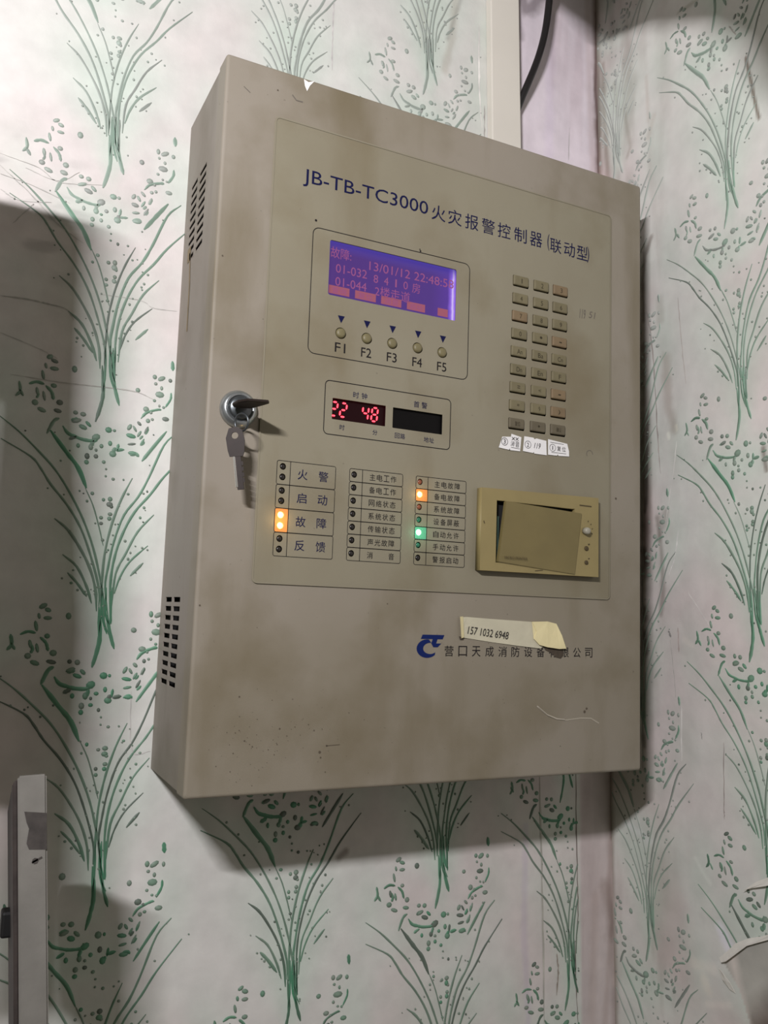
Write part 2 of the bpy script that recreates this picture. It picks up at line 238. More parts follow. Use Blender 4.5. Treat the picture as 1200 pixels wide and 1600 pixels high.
RMARKS=[([(-11,847),(-13,762),(-17,693)],7,(0.6,0.54,0.5),0.6),([(-48,768),(-57,715),(-51,705)],5,(0.68,0.64,0.6),0.6),([(-32,810),(-36,766)],6,(0.75,0.7,0.66),0.5),([(-86,788),(-88,731)],4,(0.85,0.78,0.74),0.5),([(-86,712),(-97,734)],6,(0.86,0.8,0.76),0.5),([(-88,591),(-77,572),(-72,543),(-72,496)],5,(0.45,0.4,0.38),0.8),([(-75,518),(-84,470),(-88,410),(-90,358),(-93,314)],2.2,(0.5,0.45,0.43),0.8),([(-71,466),(-70,346),(-67,200)],9,(0.6,0.55,0.53),0.8),([(-75,390),(-70,287),(-67,273)],4,(0.3,0.28,0.27),0.8),([(-66,384),(-54,-14)],3,(0.3,0.29,0.28),0.85),([(-64,229),(-69,215)],9,(0.35,0.33,0.31),0.8),([(-63,164),(-65,153)],8,(0.35,0.33,0.31),0.7),([(-63,135),(-64,114)],8,(0.35,0.33,0.31),0.8),([(-56,21),(-57,11)],6,(0.4,0.38,0.36),0.7),([(-126,506),(-129,458),(-134,407)],2.0,(0.6,0.55,0.52),0.6),([(-105,443),(-108,384),(-116,360)],11,(0.72,0.66,0.63),0.7),([(-97,511),(-99,489)],10,(0.75,0.73,0.7),0.6),([(-118,346),(-112,311),(-98,256)],1.2,(1.2,1.2,1.2),0.9),([(-117,248),(-111,220),(-101,199)],1.6,(1.15,1.15,1.18),0.7),([(-128,182),(-157,146)],1.0,(1.15,1.15,1.15),0.7),([(-115,63),(-113,3)],2.0,(1.2,1.2,1.2),0.8),([(-118,364),(-119,359)],4,(1.3,1.3,1.25),0.9),([(-106,357),(-107,352)],4,(1.3,1.3,1.25),0.9),([(-122,131),(-132,125)],6,(1.15,1.12,1.1),0.7),([(-86,264),(-91,228),(-92,186),(-88,157)],6,(0.45,0.43,0.4),0.7),([(-99,270),(-88,242)],8,(0.6,0.57,0.55),0.6),([(-99,140),(-102,133)],3,(0.3,0.3,0.3),0.8),([(-113,144),(-113,118)],2.8,(0.6,0.48,0.46),0.7),([(-101,130),(-105,96),(-107,69)],1.2,(0.6,0.6,0.58),0.7),([(-141,37),(-142,30)],1.4,(0.3,0.3,0.3),0.8),([(-170,31),(-168,-26),(-168,-44)],1.5,(0.45,0.38,0.36),0.8),([(-230,321),(-233,299)],5,(0.4,0.33,0.31),0.85),([(-227,728),(-232,701),(-235,682),(-240,656)],3.2,(0.3,0.23,0.19),0.95),([(-208,775),(-216,760)],2,(0.4,0.4,0.35),0.7),([(-167,832),(-138,835)],4,(0.6,0.58,0.5),0.6),([(-22,-80),(-47,-85),(-62,-92)],9,(1.1,1.1,1.15),0.8),([(-128,-92),(-139,-105),(-147,-112)],4,(1.15,1.15,1.15),0.7),([(-133,-147),(-137,-152)],5,(0.9,0.9,0.9),0.5),([(-158,-152),(-167,-165)],11,(1.18,1.16,1.3),1.0),([(-122,-198),(-148,-195)],10,(1.15,1.1,1.08),0.8),([(-135,-209),(-139,-217)],10,(1.15,1.1,1.06),0.8),([(-138,-232),(-167,-221)],6,(1.15,1.12,1.1),0.7),([(-90,-101),(-117,-234)],30,(0.95,0.91,0.92),0.5)]
TORN=[(-158.7, -181.6), (-168.4, -176.9), (-176.7, -164.4), (-188.6, -154.4), (-203.7, -148.1), (-214.9, -139.7), (-242.8, -134.8), (-237.2, -252.7), (-179.4, -279.6), (-190.6, -228.4), (-182.5, -208.4), (-175.4, -196.4), (-167.9, -190.3)]
FLAPA=[(-191.5, -105.5), (-204.6, -94.0), (-217.3, -86.4), (-245.7, -73.4), (-245.3, -81.4), (-217.0, -94.0), (-202.2, -100.0)]
FLAPB=[(-161.1, -182.6), (-157.2, -179.7), (-165.5, -171.4), (-176.9, -159.6), (-192.6, -149.5), (-207.6, -142.7), (-222.2, -135.0), (-243.3, -123.5), (-243.1, -128.0), (-214.7, -143.8), (-195.4, -152.7), (-182.1, -163.1), (-174.1, -172.5), (-168.3, -178.8)]
FLAPC=[(-156.8, -189.6), (-161.2, -198.8), (-168.8, -204.9), (-174.9, -206.7), (-171.4, -197.9), (-163.9, -191.8)]
POST=[(-125.8, 35.4), (-124.5, 37.8), (-108.0, 38.5), (-95.3, -117.0), (-112.8, -114.1)]
POSTP=[(-119.7, 15.2), (-106.1, 13.5), (-104.4, -9.4), (-115.2, -8.5), (-117.4, -4.7), (-116.6, 4.3), (-118.4, 8.4)]
KNOB=[(-125.8, -57.2), (-118.7, -56.8), (-117.4, -74.2), (-124.2, -72.5)]
PATCH2=(-0.11087, -0.01595)

def segd(px,pz,pts):
    best=np.full(px.shape,9.)
    for (ax,az),(bx,bz) in zip(pts[:-1],pts[1:]):
        dx,dz=bx-ax,bz-az; t=np.clip(((px-ax)*dx+(pz-az)*dz)/(dx*dx+dz*dz+1e-12),0,1)
        best=np.minimum(best,np.hypot(px-ax-t*dx,pz-az-t*dz))
    return best
PAPER=np.array(lin((212,209,203))); BARE=np.array(lin((222,211,217)))
def fanbases_front():
    L=[]
    for k in range(-2,6):
        L+=[(-.0395,-.094+.2222*k,'A'),(.147-.0485*0,-.218+.2222*k,'B'),(.3085,-.118+.2222*k,'C'),(.480,-.244+.2222*k,'D'),(-.232,-.200+.2222*k,'Z')]
    ref={'A':-.094,'B':-.218,'C':-.12,'D':-.25,'Z':-.2}
    return [(x-.0485*(z-ref[c]),z,c) for x,z,c in L]
def fanbases_right():
    L=[]
    for k in range(-2,6): L+=[(.213-.03*(.2235*k),.149+.2235*k,'P'),(.052-.03*(.2235*k),.040+.2235*k,'Q'),(.378-.03*(.2235*k),.040+.2235*k,'R')]
    return L
def wallcolor(x,z,front):
    c=np.tile(PAPER,(x.size,1)); bases=fanbases_front() if front else fanbases_right(); sk=.0485 if front else .03
    n=fbm(x,z,9,3 if front else 31); c*=(0.93+.14*n)[:,None]
    p=np.clip((fbm(x,z,7,55 if front else 66)-.5)*5,0,1); c*=1-p[:,None]*np.array([.0,.075,.055])
    g=np.zeros_like(x)
    for bx,bz,k in bases:
        v=z-bz; u=x-bx+sk*v
        wv=.010+.055*np.clip((v+.02)/.13,0,1); e=np.exp(-(u/wv)**2)*np.clip((v+.06)/.05,0,1)*np.clip((.15-v)/.07,0,1)
        e2=np.exp(-((u+.015)/.055)**2-((v+.062)/.026)**2)*.9
        e3=np.exp(-((u+.085)/.022)**2-((v+.03)/.045)**2)*.6+np.exp(-((u-.065)/.022)**2-((v+.02)/.05)**2)*.6
        g=np.maximum(g,np.maximum(np.maximum(e,e2),e3))
    if front:
        bare=np.clip((x-(.345+.0*z))/.004,0,1)*np.clip((z-.6)/.01,0,1); bare=np.maximum(bare,np.clip((x-(.4905-.02*(z+.1)))/.003,0,1)*np.clip((.3-z)/.01,0,1)); g*=1-bare
    c*=1-g[:,None]*np.array([.155,.022,.09])
    if front:
        c=c*(1-bare[:,None])+BARE*(.88+.22*fbm(x,z*.25,40,77))[:,None]*np.where(z>.4,1.,.93)[:,None]*bare[:,None]*np.where((z<.4)[:,None],np.array([.88,.86,.78]),1.)
        s=np.exp(-((z-.50)/.05)**2)*np.clip((-.06-x)/.06,0,1); gr=np.clip((fbm(x*.4+z*1.2,z*1.2-x*.5,45,91)-.52)*5,0,1)*s; c*=1-.35*gr[:,None]
    else:
        # damp staining running down beside the corner
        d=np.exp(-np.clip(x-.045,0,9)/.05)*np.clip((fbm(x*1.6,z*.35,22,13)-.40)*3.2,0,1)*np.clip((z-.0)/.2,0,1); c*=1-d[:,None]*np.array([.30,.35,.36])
        d2=np.clip((fbm(x,z,6,44)-.56)*5,0,1); c*=1-d2[:,None]*np.array([.04,.12,.12])
    if front:
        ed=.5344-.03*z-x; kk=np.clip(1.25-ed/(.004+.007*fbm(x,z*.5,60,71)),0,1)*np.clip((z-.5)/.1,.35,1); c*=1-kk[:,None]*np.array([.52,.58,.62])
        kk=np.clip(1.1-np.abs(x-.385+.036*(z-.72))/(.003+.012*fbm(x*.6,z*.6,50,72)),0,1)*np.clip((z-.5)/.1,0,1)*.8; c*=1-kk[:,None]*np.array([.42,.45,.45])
        kk=np.clip((fbm(x,z*.12,50,73)-.5)*4,0,1)*bare; c*=1-kk[:,None]*np.array([.12,.15,.15])
    else:
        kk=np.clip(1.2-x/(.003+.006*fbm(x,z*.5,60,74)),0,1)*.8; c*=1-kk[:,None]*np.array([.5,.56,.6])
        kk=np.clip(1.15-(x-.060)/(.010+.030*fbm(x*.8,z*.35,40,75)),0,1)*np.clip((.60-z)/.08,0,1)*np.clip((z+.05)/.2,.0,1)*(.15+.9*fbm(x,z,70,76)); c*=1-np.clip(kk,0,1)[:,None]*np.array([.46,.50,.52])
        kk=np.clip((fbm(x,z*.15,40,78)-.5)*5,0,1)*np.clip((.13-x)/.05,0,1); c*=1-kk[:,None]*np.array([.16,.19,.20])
    for pts,w,col,a in (FMARKS if front else RMARKS):
        if w<3.1: continue
        q=[((p[0] if front else -p[0])/1000.,p[1]/1000.) for p in pts]; w=w/1000.
        bb=(x>min(p[0] for p in q)-w*2)&(x<max(p[0] for p in q)+w*2)&(z>min(p[1] for p in q)-w*2)&(z<max(p[1] for p in q)+w*2)
        if not bb.any(): continue
        dd=segd(x[bb],z[bb],q); rag=.55+.9*fbm(x[bb],z[bb],90,5); k=np.clip(1.35-dd/(w*.62*rag),0,1)*a
        c[bb]*=1-k[:,None]*(1-np.array(col))
    if not front:
        # bare grey-brown plaster where the paper is torn off
        px=np.array([-p[0]/1000. for p in TORN]); pz=np.array([p[1]/1000. for p in TORN]); ins=np.zeros(x.shape,bool); j=len(px)-1
        for i in range(len(px)):
            cnd=((pz[i]>z)!=(pz[j]>z))&(x<(px[j]-px[i])*(z-pz[i])/(pz[j]-pz[i]+1e-12)+px[i]); ins^=cnd; j=i
        nn=fbm(x,z,35,8)[:,None]; pl=np.array(lin((176,173,164)))*(.7+.6*nn); br=np.array(lin((104,88,80)))*(.6+.8*nn); m2=np.clip(((x-.205)+(-.185-z))*22,0,1)[:,None]
        lt=np.array(lin((212,203,194)))*(.85+.3*nn); ml=np.clip(1-np.abs((x-.178)-(-.2-z)*.25)/.010,0,1)[:,None]
        cc=pl*(1-m2)+br*m2; cc=cc*(1-ml)+lt*ml
        c=np.where(ins[:,None],cc,c)
    return np.clip(c,0.01,.95)
def lines(a,b,step,far0,far1):
    return np.unique(np.concatenate([np.linspace(far0,a,12),np.arange(a,b,step),np.linspace(b,far1,12)]).round(5))
def wallgrid(name,us,vs__,front):
    U,V=np.meshgrid(us,vs__,indexing='ij'); u=U.ravel(); v=V.ravel(); nu,nv=len(us),len(vs__)
    wob=.0006*(fbm(u,v,12,21)-.5)
    if front: P=np.stack([u,wob,v],1)
    else: P=np.stack([.5344-.03*v-wob,-u,v],1)
    I=np.arange(nu*nv).reshape(nu,nv); q=np.stack([I[:-1,:-1],I[1:,:-1],I[1:,1:],I[:-1,1:]],-1).reshape(-1,4)
    me=bpy.data.meshes.new(name); me.vertices.add(len(P)); me.vertices.foreach_set('co',P.astype(np.float32).ravel())
    me.loops.add(q.size); me.loops.foreach_set('vertex_index',q.ravel().astype(np.int32)); me.polygons.add(len(q)); me.polygons.foreach_set('loop_start',np.arange(0,q.size,4,dtype=np.int32)); me.polygons.foreach_set('loop_total',np.full(len(q),4,np.int32))
    me.update(); me.validate(); me.polygons.foreach_set('use_smooth',[True]*len(me.polygons))
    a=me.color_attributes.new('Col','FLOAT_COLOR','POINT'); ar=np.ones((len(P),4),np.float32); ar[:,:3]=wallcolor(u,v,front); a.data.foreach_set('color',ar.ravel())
    me.materials.append(M_wall); o=link(bpy.data.objects.new(name,me)); o['kind']='structure'; return o
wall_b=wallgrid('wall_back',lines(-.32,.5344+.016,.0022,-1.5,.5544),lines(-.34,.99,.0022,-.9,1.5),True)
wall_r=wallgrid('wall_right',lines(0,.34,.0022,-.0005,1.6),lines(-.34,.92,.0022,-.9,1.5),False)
def fpt(x,z,h): return (x,-h,z)
def rpt(s,z,h): return (.5344-.03*z-h,-s,z)
# ---- embossed pattern of the wallpaper: grass fans and berry sprays, one raised piece per repeat
def cr(pts,n):
    P=[np.array(p,float) for p in pts]; P=[2*P[0]-P[1]]+P+[2*P[-1]-P[-2]]; out=[]
    for i in range(1,len(P)-2):
        for j in range(n):
            t=j/n; out.append(.5*((2*P[i])+(-P[i-1]+P[i+1])*t+(2*P[i-1]-5*P[i]+4*P[i+1]-P[i+2])*t*t+(-P[i-1]+3*P[i]-3*P[i+1]+P[i+2])*t**3))
    out.append(P[-2]); return out
def motif(front,bx,bz,fade_glare,clip,seed,wall):
    rg=random.Random(seed); sk=.0485 if front else .03; pt=fpt if front else rpt; V=[];F=[];Cc=[]
    grey=np.array(lin((134,142,130))); green=np.array(lin((68,142,104))); dkg=np.array(lin((88,104,90)))
    gpatch=rg.uniform(.7,1.25)
    def place(u,v,h): return pt(bx+u-sk*v,bz+v,h)
    def colr(v,g):
        k=min(1,max(0,g*gpatch+rg.uniform(-.12,.12))); c=grey*(1-k)+green*k
        if rg.random()<.12: c=dkg
        return c*(1-fade_glare)+np.array(lin((186,188,182)))*fade_glare
    for pts,w,g in STROKES:
        w*=1.3*rg.uniform(.85,1.15)
        q=cr([(a/1000,b/1000) for a,b in pts],4); n=len(q); j=(rg.uniform(-.0012,.0012),rg.uniform(-.0015,.0015)); c=colr(0,g)
        prev=None
        for i,p in enumerate(q):
            x=p[0]+j[0]; y=p[1]+j[1]; X,_,_=place(x,y,0) if front else (0,0,0); 
            if not clip(bx+x-sk*y,bz+y): prev=None; continue
            d=q[min(i+1,n-1)]-q[max(i-1,0)]; l=np.hypot(*d) or 1; nx,nz=-d[1]/l,d[0]/l
            t=i/(n-1); ww=w/1000*.5*min(1,.35+4*t,.35+5*(1-t))*rg.uniform(.85,1.15); b=len(V)
            hh=.0007
            V+= [place(x+nx*ww,y+nz*ww,.0001),place(x+nx*ww*.4,y+nz*ww*.4,hh),place(x-nx*ww*.4,y-nz*ww*.4,hh),place(x-nx*ww,y-nz*ww,.0001)]
            base=math.exp(-((y+.0)/.035)**2); c2=c*(1-base*.5*(1-fade_glare))+green*base*.5*(1-fade_glare); e=.7
            Cc+= [c2*1.15,c2*.9,c2*.72,c2*1.0]  # relief shading put into stroke colour: one flank lighter, the other darker
            if prev is not None:
                for k in range(3): F.append((prev+k,prev+k+1,b+k+1,b+k))
            prev=b
    blobs=[(x,y,a,b,an,.35 if (i>38) else .45) for i,(x,y,a,b,an) in enumerate(BERRIES)]
    for pts,w,g in STROKES[:14]:
        q=cr([(a,b) for a,b in pts],3)
        for k in range(5 if len(pts)>4 else 2):
            p=q[rg.randrange(len(q))]; s=rg.choice((-1,1)); r=rg.uniform(.45,.85); blobs.append((p[0]+s*rg.uniform(2.5,9),p[1]+rg.uniform(-4,4),r,r,0,.2))
    for x,y,a,b_,an,g in blobs:
        x=x/1000;y=y/1000
        if not clip(bx+x-sk*y,bz+y): continue
        a*=.00145*rg.uniform(.85,1.1);b_*=.00145*rg.uniform(.85,1.1); c=colr(0,g*(1.7 if y<-.04 else .9)*rg.uniform(.5,1.4))*.93; ca,sa=math.cos(math.radians(an)),math.sin(math.radians(an)); n=8; b=len(V)
        for rad,h,cm in ((1,.0001,.8),(.6,.0009,.95)):  # soft shading put into berry colour: darker rim, lighter centre
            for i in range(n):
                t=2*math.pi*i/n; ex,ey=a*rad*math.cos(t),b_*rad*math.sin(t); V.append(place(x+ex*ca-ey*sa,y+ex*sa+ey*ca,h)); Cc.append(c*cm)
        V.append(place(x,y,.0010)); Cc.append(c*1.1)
        for i in range(n):
            k=(i+1)%n; F.append((b+i,b+k,b+n+k,b+n+i)); F.append((b+n+i,b+n+k,b+2*n))
    if len(F)<20: return
    if not front: F=[f for f in F]
    bm_f=F
    o=mesh('grass_fan_relief',V,bm_f,M_relief,wall,True,Cc)
    return o
for i,(bx,bz,k) in enumerate(fanbases_front()):
    if bz<-.42 or bz>1.02: continue
    if k=='A' and .0<bx: continue
    if .03<bx<.42 and .1<bz<.46: continue        # wholly behind the cabinet
    def clip(x,z):
        if z>.6: return x<.338-.0*z
        return x<.488-.02*(z+.1)
    fade_glare=.12+max(0,min(.60,(bz-.28)*1.6));  # higher fans paler: overexposure put into their colour
    motif(True,bx,bz,fade_glare,clip,100+i,wall_b)
for i,(s,bz,k) in enumerate(fanbases_right()):
    if bz<-.42 or bz>.95 or k=='R': continue
    tp=[(-p[0]/1000,p[1]/1000) for p in TORN]
    def clip(s_,z):
        if s_<.002: return False
        ins=False; j=len(tp)-1
        for a in range(len(tp)):
            if (tp[a][1]>z)!=(tp[j][1]>z) and s_<(tp[j][0]-tp[a][0])*(z-tp[a][1])/(tp[j][1]-tp[a][1])+tp[a][0]: ins=not ins
            j=a
        return not ins
    motif(False,s,bz,(.45 if k=='Q' else .12)+max(0,min(.42,(bz-.25)*1.2)),clip,300+i,wall_r)  # paler with height: overexposure put into colour; one column also faded
# ---- hairline cracks and seams
def cracks(front,marks,wall):
    V=[];F=[];Cc=[]; pt=fpt if front else rpt; rg=random.Random(5)
    for pts,w,col,a in marks:
        if w>=3.1: continue
        q=cr([((p[0] if front else -p[0])/1000,p[1]/1000) for p in pts],8); prev=None; n=len(q); c=PAPER*(1-a*(1-np.array(col)))
        for i,p in enumerate(q):
            d=q[min(i+1,n-1)]-q[max(i-1,0)]; l=np.hypot(*d) or 1; nx,nz=-d[1]/l,d[0]/l; ww=w/2000*rg.uniform(.4,1.0)*min(1,.3+5*(1-i/(n-1)),.3+5*i/(n-1)); jx=rg.uniform(-.0004,.0004); b=len(V)
            V+= [pt(p[0]+jx+nx*ww,p[1]+nz*ww,.00045),pt(p[0]+jx-nx*ww,p[1]-nz*ww,.00045)]; k=rg.uniform(.85,1.15); Cc+=[c*k,c*k]
            if prev is not None: F.append((prev,prev+1,b+1,b))
            prev=b
    o=mesh('wall_crack',V,F,M_crack,wall,False,Cc); o['kind']='stuff'
cracks(True,FMARKS,wall_b); cracks(False,RMARKS,wall_r)
# ---- torn, curling wallpaper on the right wall
def flap(name,pts,lift,label):
    n=len(pts); P=[(-p[0]/1000,p[1]/1000) for p in pts]; cx=sum(p[0] for p in P)/n; cz=sum(p[1] for p in P)/n
    V=[];F=[]
    hs=[lift[i%len(lift)]/1000 for i in range(n)]
    for (s,z),h in zip(P,hs): V.append(rpt(s,z,h))
    V.append(rpt(cx,cz,sum(hs)/n+.001))
    for (s,z),h in zip(P,hs): V.append(rpt(s,z,h-.0005))
    for i in range(n):
        k=(i+1)%n; F+= [(i,k,n),(i,n+1+i,n+1+k,k)]
    o=mesh(name,V,F,M_back,wall_r,False); o['label']=label
flap('torn_paper_flap',FLAPA,[5,2,1,2,5,5,4],'curled pale paper edge above the grass stems')
flap('torn_paper_flap',FLAPB,[4,2,1,1,1,1,1,3,3,4,4,5,5,5],'largest curled flap over the bare plaster')
flap('torn_paper_flap',FLAPC,[3,3,2,1,4,5],'narrow curled sliver below the large flap')
# floor and ceiling far outside the frame
def slab(name,x0,x1,y0,y1,z0,z1,col):
    bm=bmesh.new(); bxbm(bm,x0,x1,y0,y1,z0,z1); o=frombm(name,bm,mat(name+'_surface',col,.8,mottle=.1,mscale=3)); o['kind']='structure'; return o
slab('floor',-1.6,.62,-2.2,.05,-.95,-.90,(120,112,100))

# ================================================================ fire alarm control cabinet
panel=thing('fire_alarm_panel','grimy cream-grey steel fire alarm control cabinet hung on the flowered wallpaper','control panel',(0,0,0))
YF=-D
# housing: back box with slotted left side
vh=[]
for zt in (.5475,.1565):
    for k in range(10):
        z1=zt-.0080*k
        for a,b in ((.0185,.0425),(.0495,.0745)): vh.append([(a,z1-.0043),(b,z1-.0043),(b,z1),(a,z1)])
hx=.0010
side=plate('side_panel',[(0.0,.002),(D-.021,.002),(D-.021,H-.002),(0.0,H-.002)],vh,hx,.0012,M_side,panel,'side')
side['label']='left side sheet with two blocks of ventilation slots'
bm=bmesh.new()
bxbm(bm,hx+.0012,W-.001,-D+.022,-.0005,H-.0032,H-.002); bxbm(bm,hx+.0012,W-.001,-D+.022,-.0005,.002,.0032); bxbm(bm,W-.0022,W-.001,-D+.022,-.0005,.0032,H-.0032)
housing=frombm('housing',bm,M_side,panel)
bm=bmesh.new(); bxbm(bm,hx+.010,W-.003,-D+.024,-.001,.004,H-.004); frombm('cabinet_interior',bm,M_cav,panel)
# door: folded tray with rounded front edge and a large window behind the overlay
lp=[]
def L3(x0,z0,x1,z1,r,y,n=5): return [(x,y,z) for x,z in rr(x0,z0,x1,z1,r,n)]
lp.append(L3(.001,.001,W-.001,H-.001,.0015,YF+.0225)); lp.append(L3(0,0,W,H,.002,YF+.0222)); 
R_=.0028
for a in (0,22,45,68,90):
    t=math.radians(a); i=R_*(1-math.cos(t)); lp.append(L3(i,i,W-i,H-i,.002+.0006,YF+R_-R_*math.sin(t)))
ox0,oz0,ox1,oz1=.0455,.1695,.4205,.5755
lp.append(L3(ox0+.006,oz0+.006,ox1-.006,oz1-.006,.003,YF)); lp.append(L3(ox0+.006,oz0+.006,ox1-.006,oz1-.006,.003,YF+.0012))
door=loops('door',lp,M_door,panel)
# overlay film with its cut-outs
keys=[]
for r in range(9):
    for c in range(3):
        x0=.2965-.0025*r/8+ (.0247)*c + (.0006*c*r/8)+(0,0,-.0009)[c]; z1=.4845-.0180*r; keys.append((x0,z1))
leds=[(.0677,z) for z in (.2684,.2595,.2480,.2393,.2274,.2185,.2075,.1987)]+[(.1336,.2682-.01152*i) for i in range(7)]+[(.1993,.2682-.01152*i) for i in range(7)]
fb=[(.1153,.3925),(.1407,.3922),(.1663,.3920),(.1925,.3922),(.2186,.3922)]
holes=[rr(.1015,.4253,.2325,.4758,.002),rr(.1101,.3147,.1623,.3336,.0008),rr(.1692,.3144,.2212,.3333,.0008)]
holes+=[rr(x,z-.0114,x+.0192,z,.0012,3) for x,z in keys]+[circ(x,z,.0029,14) for x,z in leds]+[circ(x,z,.0052,20) for x,z in fb]+[rr(.272,.20,.37,.26,.001)]
YO=YF-.0009
over=plate('overlay_film',rr(ox0,oz0,ox1,oz1,.004),holes,YO,.0016,M_over,panel)
bm=bmesh.new(); bxbm(bm,ox0+.004,ox1-.004,YF+.0068,YF+.0078,oz0+.004,oz1-.004); frombm('backing_board',bm,M_cav,panel)
# thin rim line of the film, close to its own tone
P=Print(); P.line(rr(ox0+.0006,oz0+.0006,ox1-.0006,oz1-.0006,.004),.0012,True); P.done('film_edge',YF-.0013,mat('film_edge_line',(128,121,102),.7),over)
YP=YO-.00025
# printing
P=Print(); P.text('JB-TB-TC3000',.0735,.5185,.1990,.5350,off=.0); 
P.v=[(x,z) for x,z in P.v]
P.chars('火灾报警控制器',[.2105,.2285,.2475,.2665,.2850,.3045,.3235],.5268,.0150,.0150,.0,.0)
P.text('(',.3375,.5185,.3400,.5360); P.chars('联动型',[.3480,.3655,.3820],.5255,.0140,.0150,.0,.0); P.text(')',.3885,.5165,.3910,.5340)
P.done('title_lettering',YP,M_navy,over)
P=Print(); P.line(rr(.0850,.3700,.2465,.4838,.0060),.00065,True); P.done('printed_frame',YP,M_ink,over)
P=Print(); P.line(rr(.1027,.3010,.2292,.3485,.0040),.0007,True); P.done('printed_frame',YP,M_ink,over)
P=Print()
for x in (.1150,.1403,.1660,.1924,.2188):
    P=Print(); P.poly([(x-.0033,.4082),(x,.4015),(x+.0033,.4082)]); P.done('pointer_triangle',YP,M_navy,over)
P=Print()
for i,(x,z) in enumerate(fb): P.text('F%d'%(i+1),x-.0052,.3750-.0002*i,x+.0048,.3835-.0002*i)
P.done('button_lettering',YP,M_ink,over)
P=Print(); P.chars('时钟',[.1322,.1404],.3392,.0055,.0055,off=0.); P.chars('首警',[.1930,.2012],.3392,.0058,.0058,off=0.)
P.chars('时',[.1200],.3085,.0047,.0047,off=0.);P.chars('分',[.1520],.3080,.0047,.0047,off=0.);P.chars('回路',[.1742,.1798],.3078,.0048,.0048,off=0.);P.chars('地址',[.2042,.2098],.3078,.0050,.0048,off=0.)
P.done('clock_lettering',YP,M_navy,over)['kind']='stuff'
def table(x0,xm,x1,rows):
    P=Print()
    for z0,z1 in rows: P.line(rr(x0,z0+.0001,x1,z1-.0001,.0016,4),.00045,True)
    P.line([(xm,rows[0][1]),(xm,rows[-1][0])],.0005)
    P.done('printed_frame',YP,M_ink,over)
g1=[.2733,.2530,.2330,.2128,.1928]; table(.0623,.0742,.1157,[(g1[i+1],g1[i]) for i in range(4)])
g2=[.2733-.0115*i for i in range(8)]; rows=[(g2[i+1],g2[i]) for i in range(7)]
table(.1290,.1414,.1813,rows); table(.1949,.2073,.2480,rows)
P=Print()
for t,(z0,z1) in zip(('火警','启动','故障','反馈'),[(g1[i+1],g1[i]) for i in range(4)]): P.chars(t,[.0855,.1045],(z0+z1)/2,.0088,.0088,.0,.0)
P.done('status_lettering',YP,M_navy,over)
P=Print()
for t,(z0,z1) in zip(('主电工作','备电工作','网络状态','系统状态','传输状态','声光故障'),rows): P.chars(t,[.1512,.1582,.1650,.1720],(z0+z1)/2,.0056,.0058,.0,.0)
P.chars('消音',[.1512,.1722],(rows[6][0]+rows[6][1])/2,.0055,.0058,.0,.0)
P.done('status_lettering',YP,M_ink,over)
P=Print()
for t,(z0,z1) in zip(('主电故障','备电故障','系统故障','设备屏蔽','自动允许','手动允许','警报启动'),rows): P.chars(t,[.2170,.2243,.2312,.2385],(z0+z1)/2,.0056,.0058,.0,.0)
P.done('status_lettering',YP,M_ink,over)
P=Print(); P.text('119',.379,.4555,.387,.4655,shear=.2,rot=.02); P.text('51',.391,.458,.400,.465,shear=.2); P.line(circ(.3935,.3155,.004,10)[:7],.0006)
P.line([(.334,.065),(.345,.057),(.356,.053),(.366,.0522)],.0002); P.done('pencil_mark',YP,M_gink,over)['kind']='stuff'
# liquid crystal screen
def screenmat():
    m=bpy.data.materials.new('backlit_lcd'); m.use_nodes=True; nt=m.node_tree; b=nt.nodes['Principled BSDF']; b.inputs['Roughness'].default_value=.25; b.inputs['Base Color'].default_value=lin((20,12,30))+(1,); b.inputs['Specular IOR Level'].default_value=.15
    tc=nt.nodes.new('ShaderNodeTexCoord'); sp=nt.nodes.new('ShaderNodeSeparateXYZ'); nt.links.new(tc.outputs['Object'],sp.inputs[0])
    n=nt.nodes.new('ShaderNodeTexNoise'); n.inputs['Scale'].default_value=60; nt.links.new(tc.outputs['Object'],n.inputs['Vector'])
    ad=nt.nodes.new('ShaderNodeMath'); ad.operation='MULTIPLY_ADD'; ad.inputs[1].default_value=.004; nt.links.new(n.outputs['Fac'],ad.inputs[0]); nt.links.new(sp.outputs[0],ad.inputs[2])
    r=nt.nodes.new('ShaderNodeValToRGB'); mr=nt.nodes.new('ShaderNodeMapRange'); mr.inputs[1].default_value=.102; mr.inputs[2].default_value=.2385; nt.links.new(ad.outputs[0],mr.inputs[0]); nt.links.new(mr.outputs[0],r.inputs[0])
    e=r.color_ramp.elements; e[0].position=0; e[0].color=lin((84,58,128))+(1,); e[1].position=1; e[1].color=lin((130,90,225))+(1,)
    for p,c in ((.08,(82,54,125)),(.80,(80,54,130)),(.925,(88,58,150)),(.955,(150,110,235)),(.967,(225,205,255)),(.978,(160,120,240))):
        q=r.color_ramp.elements.new(p); q.color=lin(c)+(1,)
    mz=nt.nodes.new('ShaderNodeMapRange'); mz.inputs[1].default_value=.467; mz.inputs[2].default_value=.479; nt.links.new(sp.outputs[2],mz.inputs[0])
    x=nt.nodes.new('ShaderNodeMix'); x.data_type='RGBA'; nt.links.new(mz.outputs[0],x.inputs[0]); nt.links.new(r.outputs[0],x.inputs[6]); x.inputs[7].default_value=lin((78,66,165))+(1,)
    nt.links.new(x.outputs[2],b.inputs['Emission Color']); b.inputs['Emission Strength'].default_value=.92
    return m
ys=YF+.0048
bm=bmesh.new(); bxbm(bm,.0995,.2385,ys,ys+.002,.4225,.4805,.0004,1); screen=frombm('display_screen',bm,screenmat(),panel); screen['label']='purple backlit screen with pink characters'
M_lt=mat('pink_lcd_text',(60,30,50),.4,spec=.1,emit=(142,80,124),es=.92); M_lb=mat('orange_lcd_block',(60,35,40),.4,spec=.1,emit=(156,86,104),es=.85)
